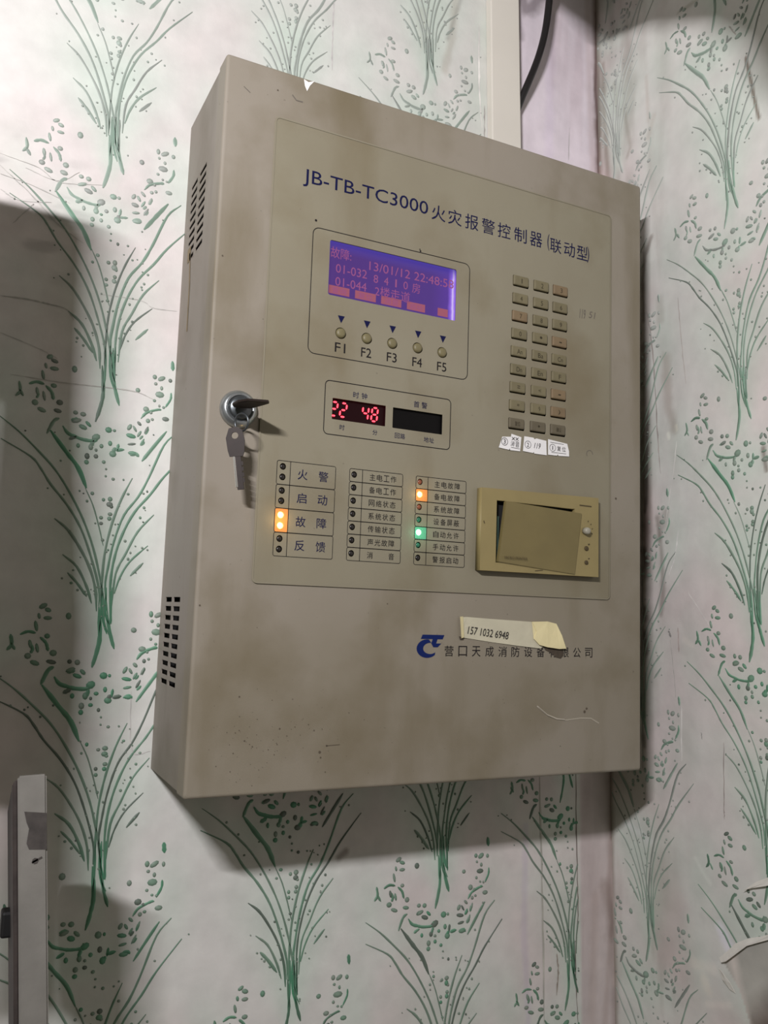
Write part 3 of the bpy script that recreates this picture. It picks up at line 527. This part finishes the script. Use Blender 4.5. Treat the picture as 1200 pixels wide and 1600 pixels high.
P=Print(); P.text('故障:',.1025,.4598,.1225,.4700,off=0.); P.text('13/01/12 22:48:58',.1405,.4560,.2290,.4642); P.text('01-032',.1080,.4470,.1385,.4550); P.chars('8410',[.1475,.1580,.1680,.1780],.4490,.0045,.0075); P.chars('房',[.1890],.4485,.0085,.0095); P.text('01-044',.1080,.4350,.1385,.4430); P.text('2楼走道',.1470,.4330,.1830,.4430)
P.deep(.0055); P.done('screen_text',ys-.0002,M_lt,screen)
for i,(a,b) in enumerate(((.1020,.1220),(.1275,.1482),(.1535,.1742),(.1800,.1990),(.2125,.2235))):
    P=Print(); P.poly([(a,.4270),(b,.4270),(b,.4345),(a,.4345)]); P.deep(.0055); o=P.done('soft_key_block',ys-.0002,M_lb,screen)
P=Print()
for (a,b),t in zip(((.1030,.1210),(.1285,.1472),(.1545,.1732),(.1810,.1980)),('查询','复位','消音','启动')): P.text(t,a+.002,.4280,b-.002,.4335)
P.deep(.0055); P.done('soft_key_text',ys-.0004,M_lt,screen)
# clock window with seven-segment digits
yc=YF+.0022
bm=bmesh.new(); bxbm(bm,.1090,.1634,yc,yc+.002,.3136,.3347); clock=frombm('clock_display',bm,M_winr,panel); clock['label']='dark red window showing 22 48'
bm=bmesh.new(); bxbm(bm,.1682,.2222,yc,yc+.002,.3134,.3344); frombm('address_display',bm,M_win,panel)['label']='unlit black display window'
SEG={'2':'abged','4':'fgbc','8':'abcdefg'}
def digit(ch,x,z,w,h,y):
    s=.10
    pos={'a':((0,1),(1,1)),'b':((1,1),(1,.5)),'c':((1,.5),(1,0)),'d':((0,0),(1,0)),'e':((0,0),(0,.5)),'f':((0,.5),(0,1)),'g':((0,.5),(1,.5))}
    for wd_,m,yy,nm in ((.0019,M_segh,y,'digit_glow_edge'),(.0011,M_seg,y-.0001,'digit_segment')):
        P=Print()
        for k in SEG[ch]:
            (ax,az),(bx,bz)=pos[k]; ax=ax*w;bx=bx*w;az=az*h;bz=bz*h; l=math.hypot(bx-ax,bz-az); ux,uz=(bx-ax)/l,(bz-az)/l; g=.0008
            ax+=ux*g;az+=uz*g;bx-=ux*g;bz-=uz*g; nx,nz=-uz*wd_/2,ux*wd_/2; e=wd_/2
            pts=[(ax,az),(ax+ux*e+nx,az+uz*e+nz),(bx-ux*e+nx,bz-uz*e+nz),(bx,bz),(bx-ux*e-nx,bz-uz*e-nz),(ax+ux*e-nx,az+uz*e-nz)]
            P.poly([(x+a+.10*b,z+b) for a,b in pts])
        P.deep(.0030).done(nm,yy,m,clock)
for ch,x in (('2',.1085),('2',.1172),('4',.1385),('8',.1475)): digit(ch,x,.3178,.0055,.0122,yc-.0003)
# push buttons F1..F5
def dome(name,x,z,r,y0,h,m,parent,n=20,flat=.6):
    lps=[]
    prof=[(1.0,0),(1.0,h*.55),(.9,h*.85),(flat,h),(.02,h)]
    for a,b in prof: lps.append([(x+r*a*math.cos(2*math.pi*i/n),y0-b,z+r*a*math.sin(2*math.pi*i/n)) for i in range(n)])
    return loops(name,lps,m,parent,cap0=True,cap1=True,smooth=True)
for x,z in fb: dome('function_button',x,z,.0046,YO+.003,.0050,M_btn,panel)
# keypad: 27 keys each with its legend
leg=['1','2','3','4','5','6','7','8','9','0','•','-','An','Ba','Cn','Dn','En','F','=','<','—','*','↑',')','复位','◆','确认']
random.seed(3)
for i,((x,z),t) in enumerate(zip(keys,leg)):
    m=M_key3 if i>=24 else (M_key2 if i in (2,6,11,20,23) else M_key)
    lps=[]; a,b=x+.0006,x+.0182; c,d=z-.0100,z-.0002
    for ins,yy in ((0,YO+.004),(0,YO-.0006),(.0004,YO-.0012),(.0012,YO-.0015)):
        lps.append([(p,yy,q) for p,q in rr(a+ins,c+ins,b-ins,d-ins,.0010,2)])
    k=loops('keypad_key',lps,m,panel,cap0=True,cap1=True,smooth=False)
    P=Print(); w=.0009 if t in '1' else (.0026 if len(t)==1 else .0062); 
    if t in '—=-<*◆•': P.text(t,x+.0098-w*.6,z-.0062,x+.0098+w*.6,z-(.0050 if t in '—-' else .0035))
    else: P.text(t,x+.0098-w/2,z-.0078,x+.0098+w/2,z-.0030,off=0.)
    P.done('key_legend',YO-.00165,M_keyink,k)
# indicator lamps
M_lok=mat('dark_lamp_lens',(34,30,28),.3); M_lbr=mat('brown_lamp_lens',(120,70,50),.35); M_lgr=mat('green_lamp_lens',(40,100,76),.35); M_lbk=M_lok
M_lon=mat('lit_amber_lamp',(255,220,120),.4,emit=(255,214,110),es=4.5); M_lgn=mat('lit_green_lamp',(190,255,225),.4,emit=(165,255,215),es=3.6)
st=['k','k','k','k','a','a','k','k']+['k']*7+['b','a','b','g','G','g','k']
for (x,z),s in zip(leds,st):
    r=.0028 if s in 'aG' else .0023
    o=dome('indicator_lamp',x,z,r,YO+.003,.0034 if s in 'aG' else .0028,{'k':M_lok,'b':M_lbr,'g':M_lgr,'a':M_lon,'G':M_lgn}[s],panel,14,.5)
    o['label']={'k':'dark unlit lamp','b':'unlit brown lamp','g':'unlit green lamp','a':'lamp glowing amber','G':'lamp glowing green'}[s]
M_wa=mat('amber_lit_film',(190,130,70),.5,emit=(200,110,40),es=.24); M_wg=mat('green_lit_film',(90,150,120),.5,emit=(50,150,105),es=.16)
def lit_cell(x0,z0,x1,z1,cs,m):
    plate('lit_film_cell',rr(x0,z0,x1,z1,.0008,2),[circ(x,z,.0029,14) for x,z in cs],YO-.0001,.0001,m,over)
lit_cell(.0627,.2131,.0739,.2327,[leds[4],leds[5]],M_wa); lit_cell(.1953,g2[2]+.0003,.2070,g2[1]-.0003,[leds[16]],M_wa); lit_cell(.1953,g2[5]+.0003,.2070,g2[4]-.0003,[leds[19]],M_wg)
for nm,x,z,c,e in (('amber_lamp_glow',.0677,.223,(1,.62,.2),.006),('amber_lamp_glow',.1993,.2567,(1,.62,.2),.0035),('green_lamp_glow',.1993,.2221,(.25,1,.6),.0035)):
    l=bpy.data.lights.new(nm,'POINT'); l.energy=e; l.color=c; l.shadow_soft_size=.003; o=bpy.data.objects.new(nm,l); COL.objects.link(o); o.location=(x,YO-.009,z); o.parent=panel
# built-in paper printer
YR=YF-.009
fo=[(.2600,.1910),(.3990,.1912),(.3986,.2702),(.2604,.2680)]
prn=plate('printer_frame',fo,[[(.2772,.1990),(.3690,.1990),(.3690,.2570),(.2772,.2575)]],YR,.0092,M_print,panel)
prn['label']='yellowed plastic frame of the built-in printer'
bm=bmesh.new(); bxbm(bm,.270,.372,YR+.0070,YR+.0085,.195,.262); frombm('printer_inside',bm,M_cav,prn)
bm=bmesh.new(); bxbm(bm,.2775,.2830,YR+.0045,YR+.0068,.200,.243); frombm('paper_holder',bm,M_greenp,prn)
q=[(.2793,.1995),(.3695,.1920),(.3768,.2528),(.2858,.2572)]
vs_=[]; yo=[-.0012,-.0008,-.0014,-.0028]
for (x,z),d in zip(q,yo): vs_.append((x,YR+d,z))
for (x,z),d in zip(q,yo): vs_.append((x,YR+d+.0022+ (.002 if x<.3 else 0),z))
bm=bmesh.new(); bv=[bm.verts.new(v) for v in vs_]
for f in ((0,1,2,3),(7,6,5,4),(0,4,5,1),(1,5,6,2),(2,6,7,3),(3,7,4,0)): bm.faces.new([bv[i] for i in f])
bmesh.ops.bevel(bm,geom=list(bm.edges),offset=.0005,segments=2,affect='EDGES'); frombm('paper_cover',bm,M_printd,prn)['label']='loose tilted paper cover'  # cover in a darker plastic tone than the frame
dome('feed_knob',.3816,.2357,.0036,YR,.0060,M_knob,prn); dome('printer_button',.3834,.2187,.0024,YR,.0012,M_brown,prn,12); dome('printer_button',.3835,.2048,.0022,YR,.0010,M_brown,prn,12)
P=Print(); P.text('MICRO PRINTER',.2850,.2030,.3110,.2055,off=0.); P.done('cover_lettering',YR-.0031,M_brown,prn)
P=Print(); P.text('TPUP-40',.3745,.2603,.3895,.2622)
P.v=[];P.f=[]; P.line([(.3745,.2610),(.3895,.2608)],.0012)
for a in (70,40,10,-20): P.line([(.3826+.0075*math.cos(math.radians(a)),.2370+.0085*math.sin(math.radians(a))),(.3826+.0088*math.cos(math.radians(a)),.2370+.010*math.sin(math.radians(a)))],.0009)
P.line([(.3855,.2225),(.3875,.2232)],.0016); P.line([(.3858,.2085),(.3875,.2090)],.0012); P.line([(.322,.1935),(.331,.1945)],.0007); P.line([(.2630,.2370),(.2640,.2345)],.0010); P.done('panel_print',YR-.0003,M_brown,prn)['kind']='stuff'
# maker's name and emblem on the door
YD=YF-.0003
P=Print(); P.chars('营口天成消防设备有限公司',[.2345+.01455*i for i in range(12)],.1166,.0092,.0094,.0,.0); P.done('maker_lettering',YD,M_ink,door)
P=Print(); P.poly([(.2050,.1270),(.2275,.1270),(.2292,.1308),(.2067,.1308)]); P.poly([(.2172,.1270),(.2222,.1270),(.2208,.1232),(.2158,.1232)]); P.poly([(.2158,.1232),(.2262,.1232),(.2225,.1198),(.2180,.1198)])
N=20
oc=[(.2118+.0108*math.cos(math.radians(82+i*12.4)),.1185+.0082*math.sin(math.radians(82+i*12.4))) for i in range(N)]
ic=[(.2148+.0072*math.cos(math.radians(82+i*12.4)),.1187+.0050*math.sin(math.radians(82+i*12.4))) for i in range(N)]
b0=len(P.v); P.v+=oc+ic; P.f+=[(b0+i,b0+i+1,b0+N+i+1,b0+N+i) for i in range(N-1)]
P.done('maker_emblem',YD,M_logo,door)
# wear on the door: chipped primer, scratch, specks
P=Print(); P.poly([(.0700,.6180),(.0745,.6165),(.0735,.6075),(.0712,.6120)]); P.poly([(.0745,.6165),(.0800,.6190),(.0760,.6135),(.0735,.6075)]); P.done('paint_chip',YF-.0003,M_chip,door)
P=Print(); P.line([(.333,.066),(.345,.0575),(.357,.0535),(.366,.0525)],.0012); P.done('scratch',YD,mat('pale_scratch',(172,164,148),.6),door)
P=Print(); 
for a in ([(.366,.052),(.385,.0535),(.398,.0530),(.408,.0480)],): P.line(a,.0013)
P.done('scratch',YD,mat('pale_scratch_b',(160,152,136),.6),door)
P=Print()
for x,z,r in ((.0871,.490,.0011),(.1922,.4852,.0009),(.1915,.4868,.0006),(.1045,.3325,.0),(.2,.2,.0)): 
    if r: P.poly(circ(x,z,r,7))
P.done('dirt_speck',YP-.0001,M_ink,over)['kind']='stuff'
P=Print(); rg=random.Random(9)
for x,z,r in ((.4285,.2733,.0012),(.112,.032,.0012),(.118,.037,.0008),(.113,.0275,.0008),(.0465,.6,.0008),(.390,.0595,.0015),(.3925,.0625,.0012),(.006,.44,.0008),(.004,.15,.0008),(.1705,.157,.0006)): P.poly(circ(x,z,r,7))
P.line([(.118,.0370),(.130,.0375)],.0005)
for i in range(90):
    x=rg.gauss(.065,.028); z=rg.gauss(.045,.022)
    if .008<x<W and .005<z<.16: P.poly(circ(x,z,abs(rg.gauss(0,.00025))+.0002,5))
for i in range(25): P.poly(circ(rg.uniform(.01,.45),rg.uniform(.01,.16),rg.uniform(.0002,.0004),5))
P.done('dirt_speck',YD,mat('rust_speck',(84,74,60),.8),door)['kind']='stuff'
P=Print(); P.line([(.046+.014,.600),(.064,.596),(.070,.5962)],.0010); P.line([(.016,.594),(.022,.590)],.0006);P.done('scratch',YD,M_gink,door)['kind']='stuff'
# rust runs below the upper slots on the side sheet
V=[];F=[]
def run(pts,w):
    b=len(V)
    for y,z in pts: V.extend([(hx-.0003,y-w/2,z),(hx-.0003,y+w/2,z)])
    for i in range(len(pts)-1): F.append((b+2*i,b+2*i+1,b+2*i+3,b+2*i+2))
run([(-.030,.478),(-.033,.462),(-.036,.445),(-.037,.40)],.004); run([(-.027,.484),(-.028,.470)],.012); run([(-.06,.470),(-.045,.4695),(-.033,.4712)],.002)
mesh('rust_run',V,F,mat('rust_run_stain',(128,112,84),.8,mottle=.2,mscale=120),side)['kind']='stuff'
# lock
lx,lz=.0265,.3118
def lathe(name,cx,cz,prof,m,parent,n=32): return loops(name,[[(cx+r*math.cos(2*math.pi*i/n),y,cz+r*math.sin(2*math.pi*i/n)) for i in range(n)] for r,y in prof],m,parent,cap0=True,cap1=True,smooth=True)
lock=lathe('door_lock',lx,lz,[(.0158,YF+.001),(.0158,YF-.0018),(.0150,YF-.0040),(.0128,YF-.0062),(.0108,YF-.0068),(.0106,YF-.0060),(.0100,YF-.0056),(.0010,YF-.0056)],M_chrome,panel)
lock['label']='round worn chrome lock'
lathe('lock_plug',lx,lz,[(.0094,YF-.0050),(.0094,YF-.0082),(.0086,YF-.0090),(.001,YF-.0090)],M_chromed,lock)

# ================================================================ keys
k1=thing('door_key','dark key pushed into the chrome lock, bow turned sideways','key',(lx,YF-.009,lz))
# bow lies flat (horizontal), sticking out of the lock towards the room
yk=0.0
bow=[(-.0075,-.004),(.0075,-.004),(.0105,-.012),(.0150,-.026),(.0125,-.031),(-.004,-.031),(-.0095,-.022),(-.0105,-.010)]
lps=[]
for ins,zz in ((.90,-.0013),(1,-.0008),(1,.0008),(.90,.0013)):
    lps.append([(x*ins,y*ins-.0015*(1-ins),zz+x*.06) for x,y in bow])
loops('bow',lps,M_brass,k1,cap0=True,cap1=True)
bm=bmesh.new(); bxbm(bm,-.0035,.0035,-.0045,.006,-.001,.001,.0003,1); frombm('blade',bm,M_bright,k1)
# ring through the bow
rc=Vector((.0235,YF-.0225,.2965)); ring=thing('key_ring','thin steel ring joining the two keys below the lock','key ring',tuple(rc))
def torus(name,R,r,m,parent,nx,nrm,n=36,k=8):
    nrm=Vector(nrm).normalized(); a=nrm.orthogonal().normalized(); b=nrm.cross(a); lp_=[]
    for i in range(n):
        t=2*math.pi*i/n; c=(a*math.cos(t)+b*math.sin(t)); lp_.append([tuple(c*(R+r*math.cos(2*math.pi*j/k))+nrm*r*math.sin(2*math.pi*j/k)) for j in range(k)])
    v=[p for l in lp_ for p in l]; f=[(i*k+j,i*k+(j+1)%k,((i+1)%n)*k+(j+1)%k,((i+1)%n)*k+j) for i in range(n) for j in range(k)]
    bm=bmesh.new(); bv=[bm.verts.new(p) for p in v]
    for q_ in f: bm.faces.new([bv[i] for i in q_])
    return frombm(name,bm,m,parent,True)
torus('ring_wire',.0072,.0009,M_chromed,ring,0,(1,.55,.1))
# hanging key
k2=thing('door_key','key dangling on its ring below the chrome lock with a bright blade edge','key',(.0215,YF-.022,.2690))
bow=[(-.0060,.0),(.0045,-.0005),(.0060,.0030),(.0072,.0120),(.0060,.0205),(.0015,.0235),(-.0045,.0225),(-.0075,.0150),(-.0070,.0050)]
hole=circ(-.0002,.0165,.0028,10)
o=plate('bow',bow,[hole],-.0011,.0022,M_brass,k2); 
bm=bmesh.new(); bxbm(bm,-.0022,.0030,-.0008,.0008,-.027,.001,.0002,1)
frombm('blade',bm,M_brass,k2)
bm=bmesh.new(); bxbm(bm,-.0034,-.0016,-.0010,.0010,-.025,.0,.0003,1); frombm('blade_edge',bm,M_bright,k2)['label']='bright worn blade edge'
bm=bmesh.new()
for z in (-.006,-.0105,-.015,-.0195): bxbm(bm,.0026,.0042,-.0007,.0007,z-.0018,z+.0014)
frombm('key_tooth',bm,M_brass,k2)['kind']='stuff'
k2.rotation_euler=(math.radians(4),math.radians(-8),math.radians(-25))

# ================================================================ notes stuck to the front
def strip(name,pts,m,parent,th=.0003,y=0,lift=None):
    n=len(pts); lift=lift or [0]*n
    v=[(x,y-l-th,z) for (x,z),l in zip(pts,lift)]+[(x,y-l*.9,z) for (x,z),l in zip(pts,lift)]
    bm=bmesh.new(); bv=[bm.verts.new(p) for p in v]
    f1=bm.faces.new(bv[:n]); bm.faces.new(bv[n:][::-1])
    for i in range(n): k=(i+1)%n; bm.faces.new((bv[i],bv[k],bv[n+k],bv[n+i]))
    bmesh.ops.triangulate(bm,faces=[f for f in bm.faces if len(f.verts)>4])
    return frombm(name,bm,m,parent)
tp=thing('masking_tape_note','strip of old masking tape with a handwritten number above the maker name','tape',(.3,YF-.0003,.13))
def off(pts,c): return [(x-c[0],z-c[1]) for x,z in pts]
c=(.3,.13)
strip('tape_strip',off([(.2449,.1472),(.2520,.1478),(.2780,.1467),(.3050,.1458),(.3280,.1450),(.3400,.1240),(.3360,.1200),(.3100,.1222),(.2800,.1252),(.2560,.1280),(.2480,.1290),(.2462,.1370)],c),M_tape,tp,.0004,0,[.001,.0004,.0002,0,0,0,.0006,.0003,0,0,.0004,.001])
strip('folded_tape_end',off([(.3250,.1452),(.3420,.1460),(.3530,.1440),(.3590,.1330),(.3640,.1205),(.3560,.1200),(.3420,.1215),(.3330,.1235),(.3270,.1290),(.3300,.1360)],c),M_tape2,tp,.0007,-.0006,[.0002,.0015,.001,.002,.0025,.002,.002,.0015,.0008,.0005])
strip('curled_tape_edge',off([(.2442,.1478),(.2475,.1480),(.2490,.1292),(.2462,.1284)],c),M_tape2,tp,.0008,-.0006,[.0012,.0004,.0004,.0012])
strip('glue_lump',off([(.3390,.1225),(.3480,.1212),(.3620,.1205),(.3635,.1140),(.3600,.1108),(.3540,.1120),(.3490,.1160),(.3420,.1185)],c),M_glue,tp,.0004,0)
strip('glue_lump',off([(.2445,.1300),(.2490,.1292),(.2492,.1270),(.2455,.1270)],c),M_glue,tp,.0005,-.0002)
P=Print(); P.text('157 1032 6948',.2530-c[0],.1325-c[1],.2985-c[0],.1395-c[1],shear=.25,rot=-.10); P.done('handwriting',-.0011,M_pen,tp)
def note(pts,lab,txt,grp):
    cx=sum(p[0] for p in pts)/len(pts); cz=sum(p[1] for p in pts)/len(pts)
    t=thing('paper_tag',lab,'paper note',(cx,YF-.0013,cz),grp)
    strip('paper_slip',[(x-cx,z-cz) for x,z in pts],M_paper,t,.0003,0,[.0002]*len(pts))
    P=Print(); txt(P,cx,cz); P.done('handwriting',-.0007,M_pen,t); return t
def t1(P,cx,cz):
    P.line([(x-cx,z-cz) for x,z in circ(.2895,.3160,.0036,14)],.0005,True); P.text('3',.2882-cx,.3138-cz,.2908-cx,.3182-cz); P.text('消',.2965-cx,.3125-cz,.3012-cx,.3175-cz,shear=.2,off=0.); P.text('音',.3020-cx,.3120-cz,.3065-cx,.3180-cz,off=0.); P.text('xx',.2975-cx,.3185-cz,.3060-cx,.3215-cz,off=0.); P.line([(.297-cx,.3112-cz),(.307-cx,.3108-cz)],.0004)
def t2(P,cx,cz):
    P.line([(x-cx,z-cz) for x,z in circ(.3168,.3162,.0036,14)],.0004,True); P.text('2',.3156-cx,.3140-cz,.3180-cx,.3180-cz); P.text('119',.3240-cx,.3135-cz,.3320-cx,.3190-cz,shear=.3)
def t3(P,cx,cz):
    P.line([(x-cx,z-cz) for x,z in circ(.3465,.3165,.0036,14)],.0004,True); P.text('1',.3461-cx,.3145-cz,.3469-cx,.3185-cz); P.text('复',.3520-cx,.3140-cz,.3565-cx,.3190-cz,off=0.); P.text('位',.3580-cx,.3140-cz,.3625-cx,.3190-cz,off=0.); P.line([(.3435-cx,.3218-cz),(.3600-cx,.3214-cz)],.0004); P.line([(.3450-cx,.3118-cz),(.3630-cx,.3122-cz)],.0004)
G3='paper slips under the keypad'
note([(.2832,.3095),(.2950,.3085),(.2955,.3100),(.2962,.3084),(.3078,.3085),(.3090,.3225),(.2975,.3245),(.2970,.3215),(.2870,.3205)],'white paper slip marked 3, leftmost under the keypad',t1,G3)
note([(.3112,.3092),(.3230,.3086),(.3240,.3098),(.3248,.3082),(.3395,.3082),(.3388,.3225),(.3270,.3235),(.3245,.3225),(.3235,.3238),(.3125,.3240)],'white paper slip reading 119, middle one under the keypad',t2,G3)
note([(.3412,.3090),(.3520,.3092),(.3530,.3106),(.3540,.3092),(.3670,.3100),(.3668,.3150),(.3645,.3225),(.3530,.3235),(.3410,.3245)],'white paper slip marked 1, rightmost under the keypad',t3,G3)

# ================================================================ trunking, cable
def prism(name,prof,th,m,parent=None): pass
tr=thing('cable_trunking','cream plastic cable trunking running up the wall above the cabinet','trunking',(.367,0,.60))
def lean(z): return -.036*(z-.72)
def extr(name,x0,x1,y0,y1,z0,z1,bev,m,parent,ox,oz):
    bm=bmesh.new(); bxbm(bm,x0,x1,y0,y1,z0,z1,bev,2)
    for v in bm.verts: v.co=Vector((v.co.x+lean(v.co.z)-ox,v.co.y,v.co.z-oz))
    return frombm(name,bm,m,parent)
extr('trunking_base',.3455,.3845,-.007,-.0007,.60,1.2,.0004,M_trunk,tr,.367,.60)
extr('trunking_lid',.3448,.3852,-.0125,-.0068,.60,1.2,.0012,M_trunk,tr,.367,.60)
cu=bpy.data.curves.new('cable','CURVE'); cu.dimensions='3D'; cu.bevel_depth=.0043; cu.bevel_resolution=4
pts=[(.428,-.030,1.08),(.4215,-.027,.99),(.4160,-.024,.90),(.4125,-.022,.85),(.4010,-.018,.803),(.3880,-.012,.770),(.3830,-.0055,.748)]
s=cu.splines.new('NURBS'); s.points.add(len(pts)-1); s.use_endpoint_u=True; s.order_u=4
for p,q in zip(s.points,pts): p.co=q+(1,)
t=bpy.data.objects.new('t',cu); me=bpy.data.meshes.new_from_object(t); bpy.data.objects.remove(t); me.materials.clear(); me.materials.append(M_cable)
me.polygons.foreach_set('use_smooth',[True]*len(me.polygons)); me.name='black_cable'
tag(link(bpy.data.objects.new('black_cable',me)),'black round cable curving down behind the trunking','cable')

# ================================================================ steel post at lower left
pc=(-.105,-.15)
post=thing('steel_post','worn grey steel post with a chipped patch standing at the lower left','post',(-.105,0,-.60))
PF=[(p[0]/1000,p[1]/1000) for p in POST]
sl=(PF[3][0]-PF[2][0])/(PF[3][1]-PF[2][1])
def pext(z): return sl*(z-PF[2][1])
prof=[(PF[1][0]+.0005,PF[0][1]-.001),(PF[1][0]+.003,PF[1][1]),(PF[2][0],PF[2][1])]
zb=-.60
def postbox(name,xa,xb,ya,yb,ztopl,ztopr,m,bev):
    bm=bmesh.new(); bxbm(bm,xa,xb,ya,yb,zb,.02,0)
    for v in bm.verts:
        if v.co.z>0:
            v.co.z=ztopl if v.co.x<(xa+xb)/2 else ztopr
            if v.co.y>-.16: v.co.z-=.030
    if bev: bmesh.ops.bevel(bm,geom=list(bm.edges),offset=bev,segments=3,affect='EDGES')
    for v in bm.verts: v.co=Vector((v.co.x+pext(v.co.z)+.105,v.co.y,v.co.z-zb))
    return frombm(name,bm,m,post)
xl=PF[0][0]; xr=PF[2][0]
postbox('post_body',xl+.0004,xr,-.200,-.135,PF[0][1]+.0025,PF[2][1],M_post,.0012)
postbox('post_side',xl-.0026,xl+.0004,-.197,-.138,PF[0][1]-.003,PF[0][1],M_postd,.0006)  # left side coloured darker than the body
P=Print(); P.poly([(x+.105,z-zb) for x,z in [(p[0]/1000+(.0005 if i>3 else 0),p[1]/1000) for i,p in enumerate(POSTP)]][::-1]); P.poly([(x+.105,z-zb) for x,z in circ(*PATCH2,.002,7)]); P.line([(PATCH2[0]+.105-.002,PATCH2[1]-zb-.001),(PATCH2[0]+.105+.004,PATCH2[1]-zb+.002)],.0012)
P.done('chipped_patch',-.2003,M_chipd,post)
bm=bmesh.new(); kx=sum(p[0] for p in KNOB)/4000; kz=sum(p[1] for p in KNOB)/4000
bxbm(bm,-.0042,.0055,-.006,.006,-.0085,.0085,.0018,3)
for v in bm.verts: v.co+=Vector((kx+.105,-.16,kz-zb))
frombm('rubber_stop',bm,M_rubber,post)['label']='black rubber stop'

# ================================================================ unseen sheets added just outside the frame, cut to cast the soft shadows
rk=thing('left_shadow_caster','unseen grey sheet with a cut-out, added to cast the left wall shadow','shadow caster',(-.30,-.25,.155))
dd=.25/1.33
o=plate('left_caster_sheet',[(-.25,.0),(.070,.0),(.070,-.135),(.132,-.135),(.130,.10),(.116,.25),(.112,.372),(.104,.384),(.085,.387),(-.25,.392)],[[(-.24,.108),(.036,.108),(.034,.257),(-.24,.257)]],-.0,.004,M_off,rk)  # added sheet; outline and cut-out follow the left wall shadow
bm=bmesh.new(); bxbm(bm,-.25,-.235,0,.25,.0,.385,.001,1); frombm('left_caster_return',bm,M_off,rk)
sg=thing('top_shadow_caster','unseen grey sheet added at upper right to cast a wall shadow','board',(.25,-.3,.9))
prof3=[(.170,-.196,.880),(.196,-.196,.877),(.240,-.196,.865),(.272,-.196,.856),(.301,-.196,.838),(.300,-.258,.819),(.300,-.336,.773),(.300,-.375,.733),(.300,-.398,.682),(.300,-.46,.60)]  # added sheet; lower outline follows the upper right shadow
V=[(x-.25,y+.3,z-.9) for x,y,z in prof3]+[(x-.25,y+.3,.15) for x,y,z in prof3]; n=len(prof3)
V+=[(v[0]+.006,v[1]+.006,v[2]) for v in V]; F=[]
for i in range(n-1):
    F+= [(i,i+1,n+i+1,n+i),(2*n+i+1,2*n+i,3*n+i,3*n+i+1),(i,2*n+i,2*n+i+1,i+1),(n+i+1,3*n+i+1,3*n+i,n+i)]
F+=[(0,n,3*n,2*n),(n-1,3*n-1,4*n-1,2*n-1)]
mesh('top_caster_sheet',V,F,M_off,sg)
bm=bmesh.new(); bxbm(bm,.052,.27,-.06,-.045,.09,.11); frombm('top_caster_bracket',bm,M_off,sg)
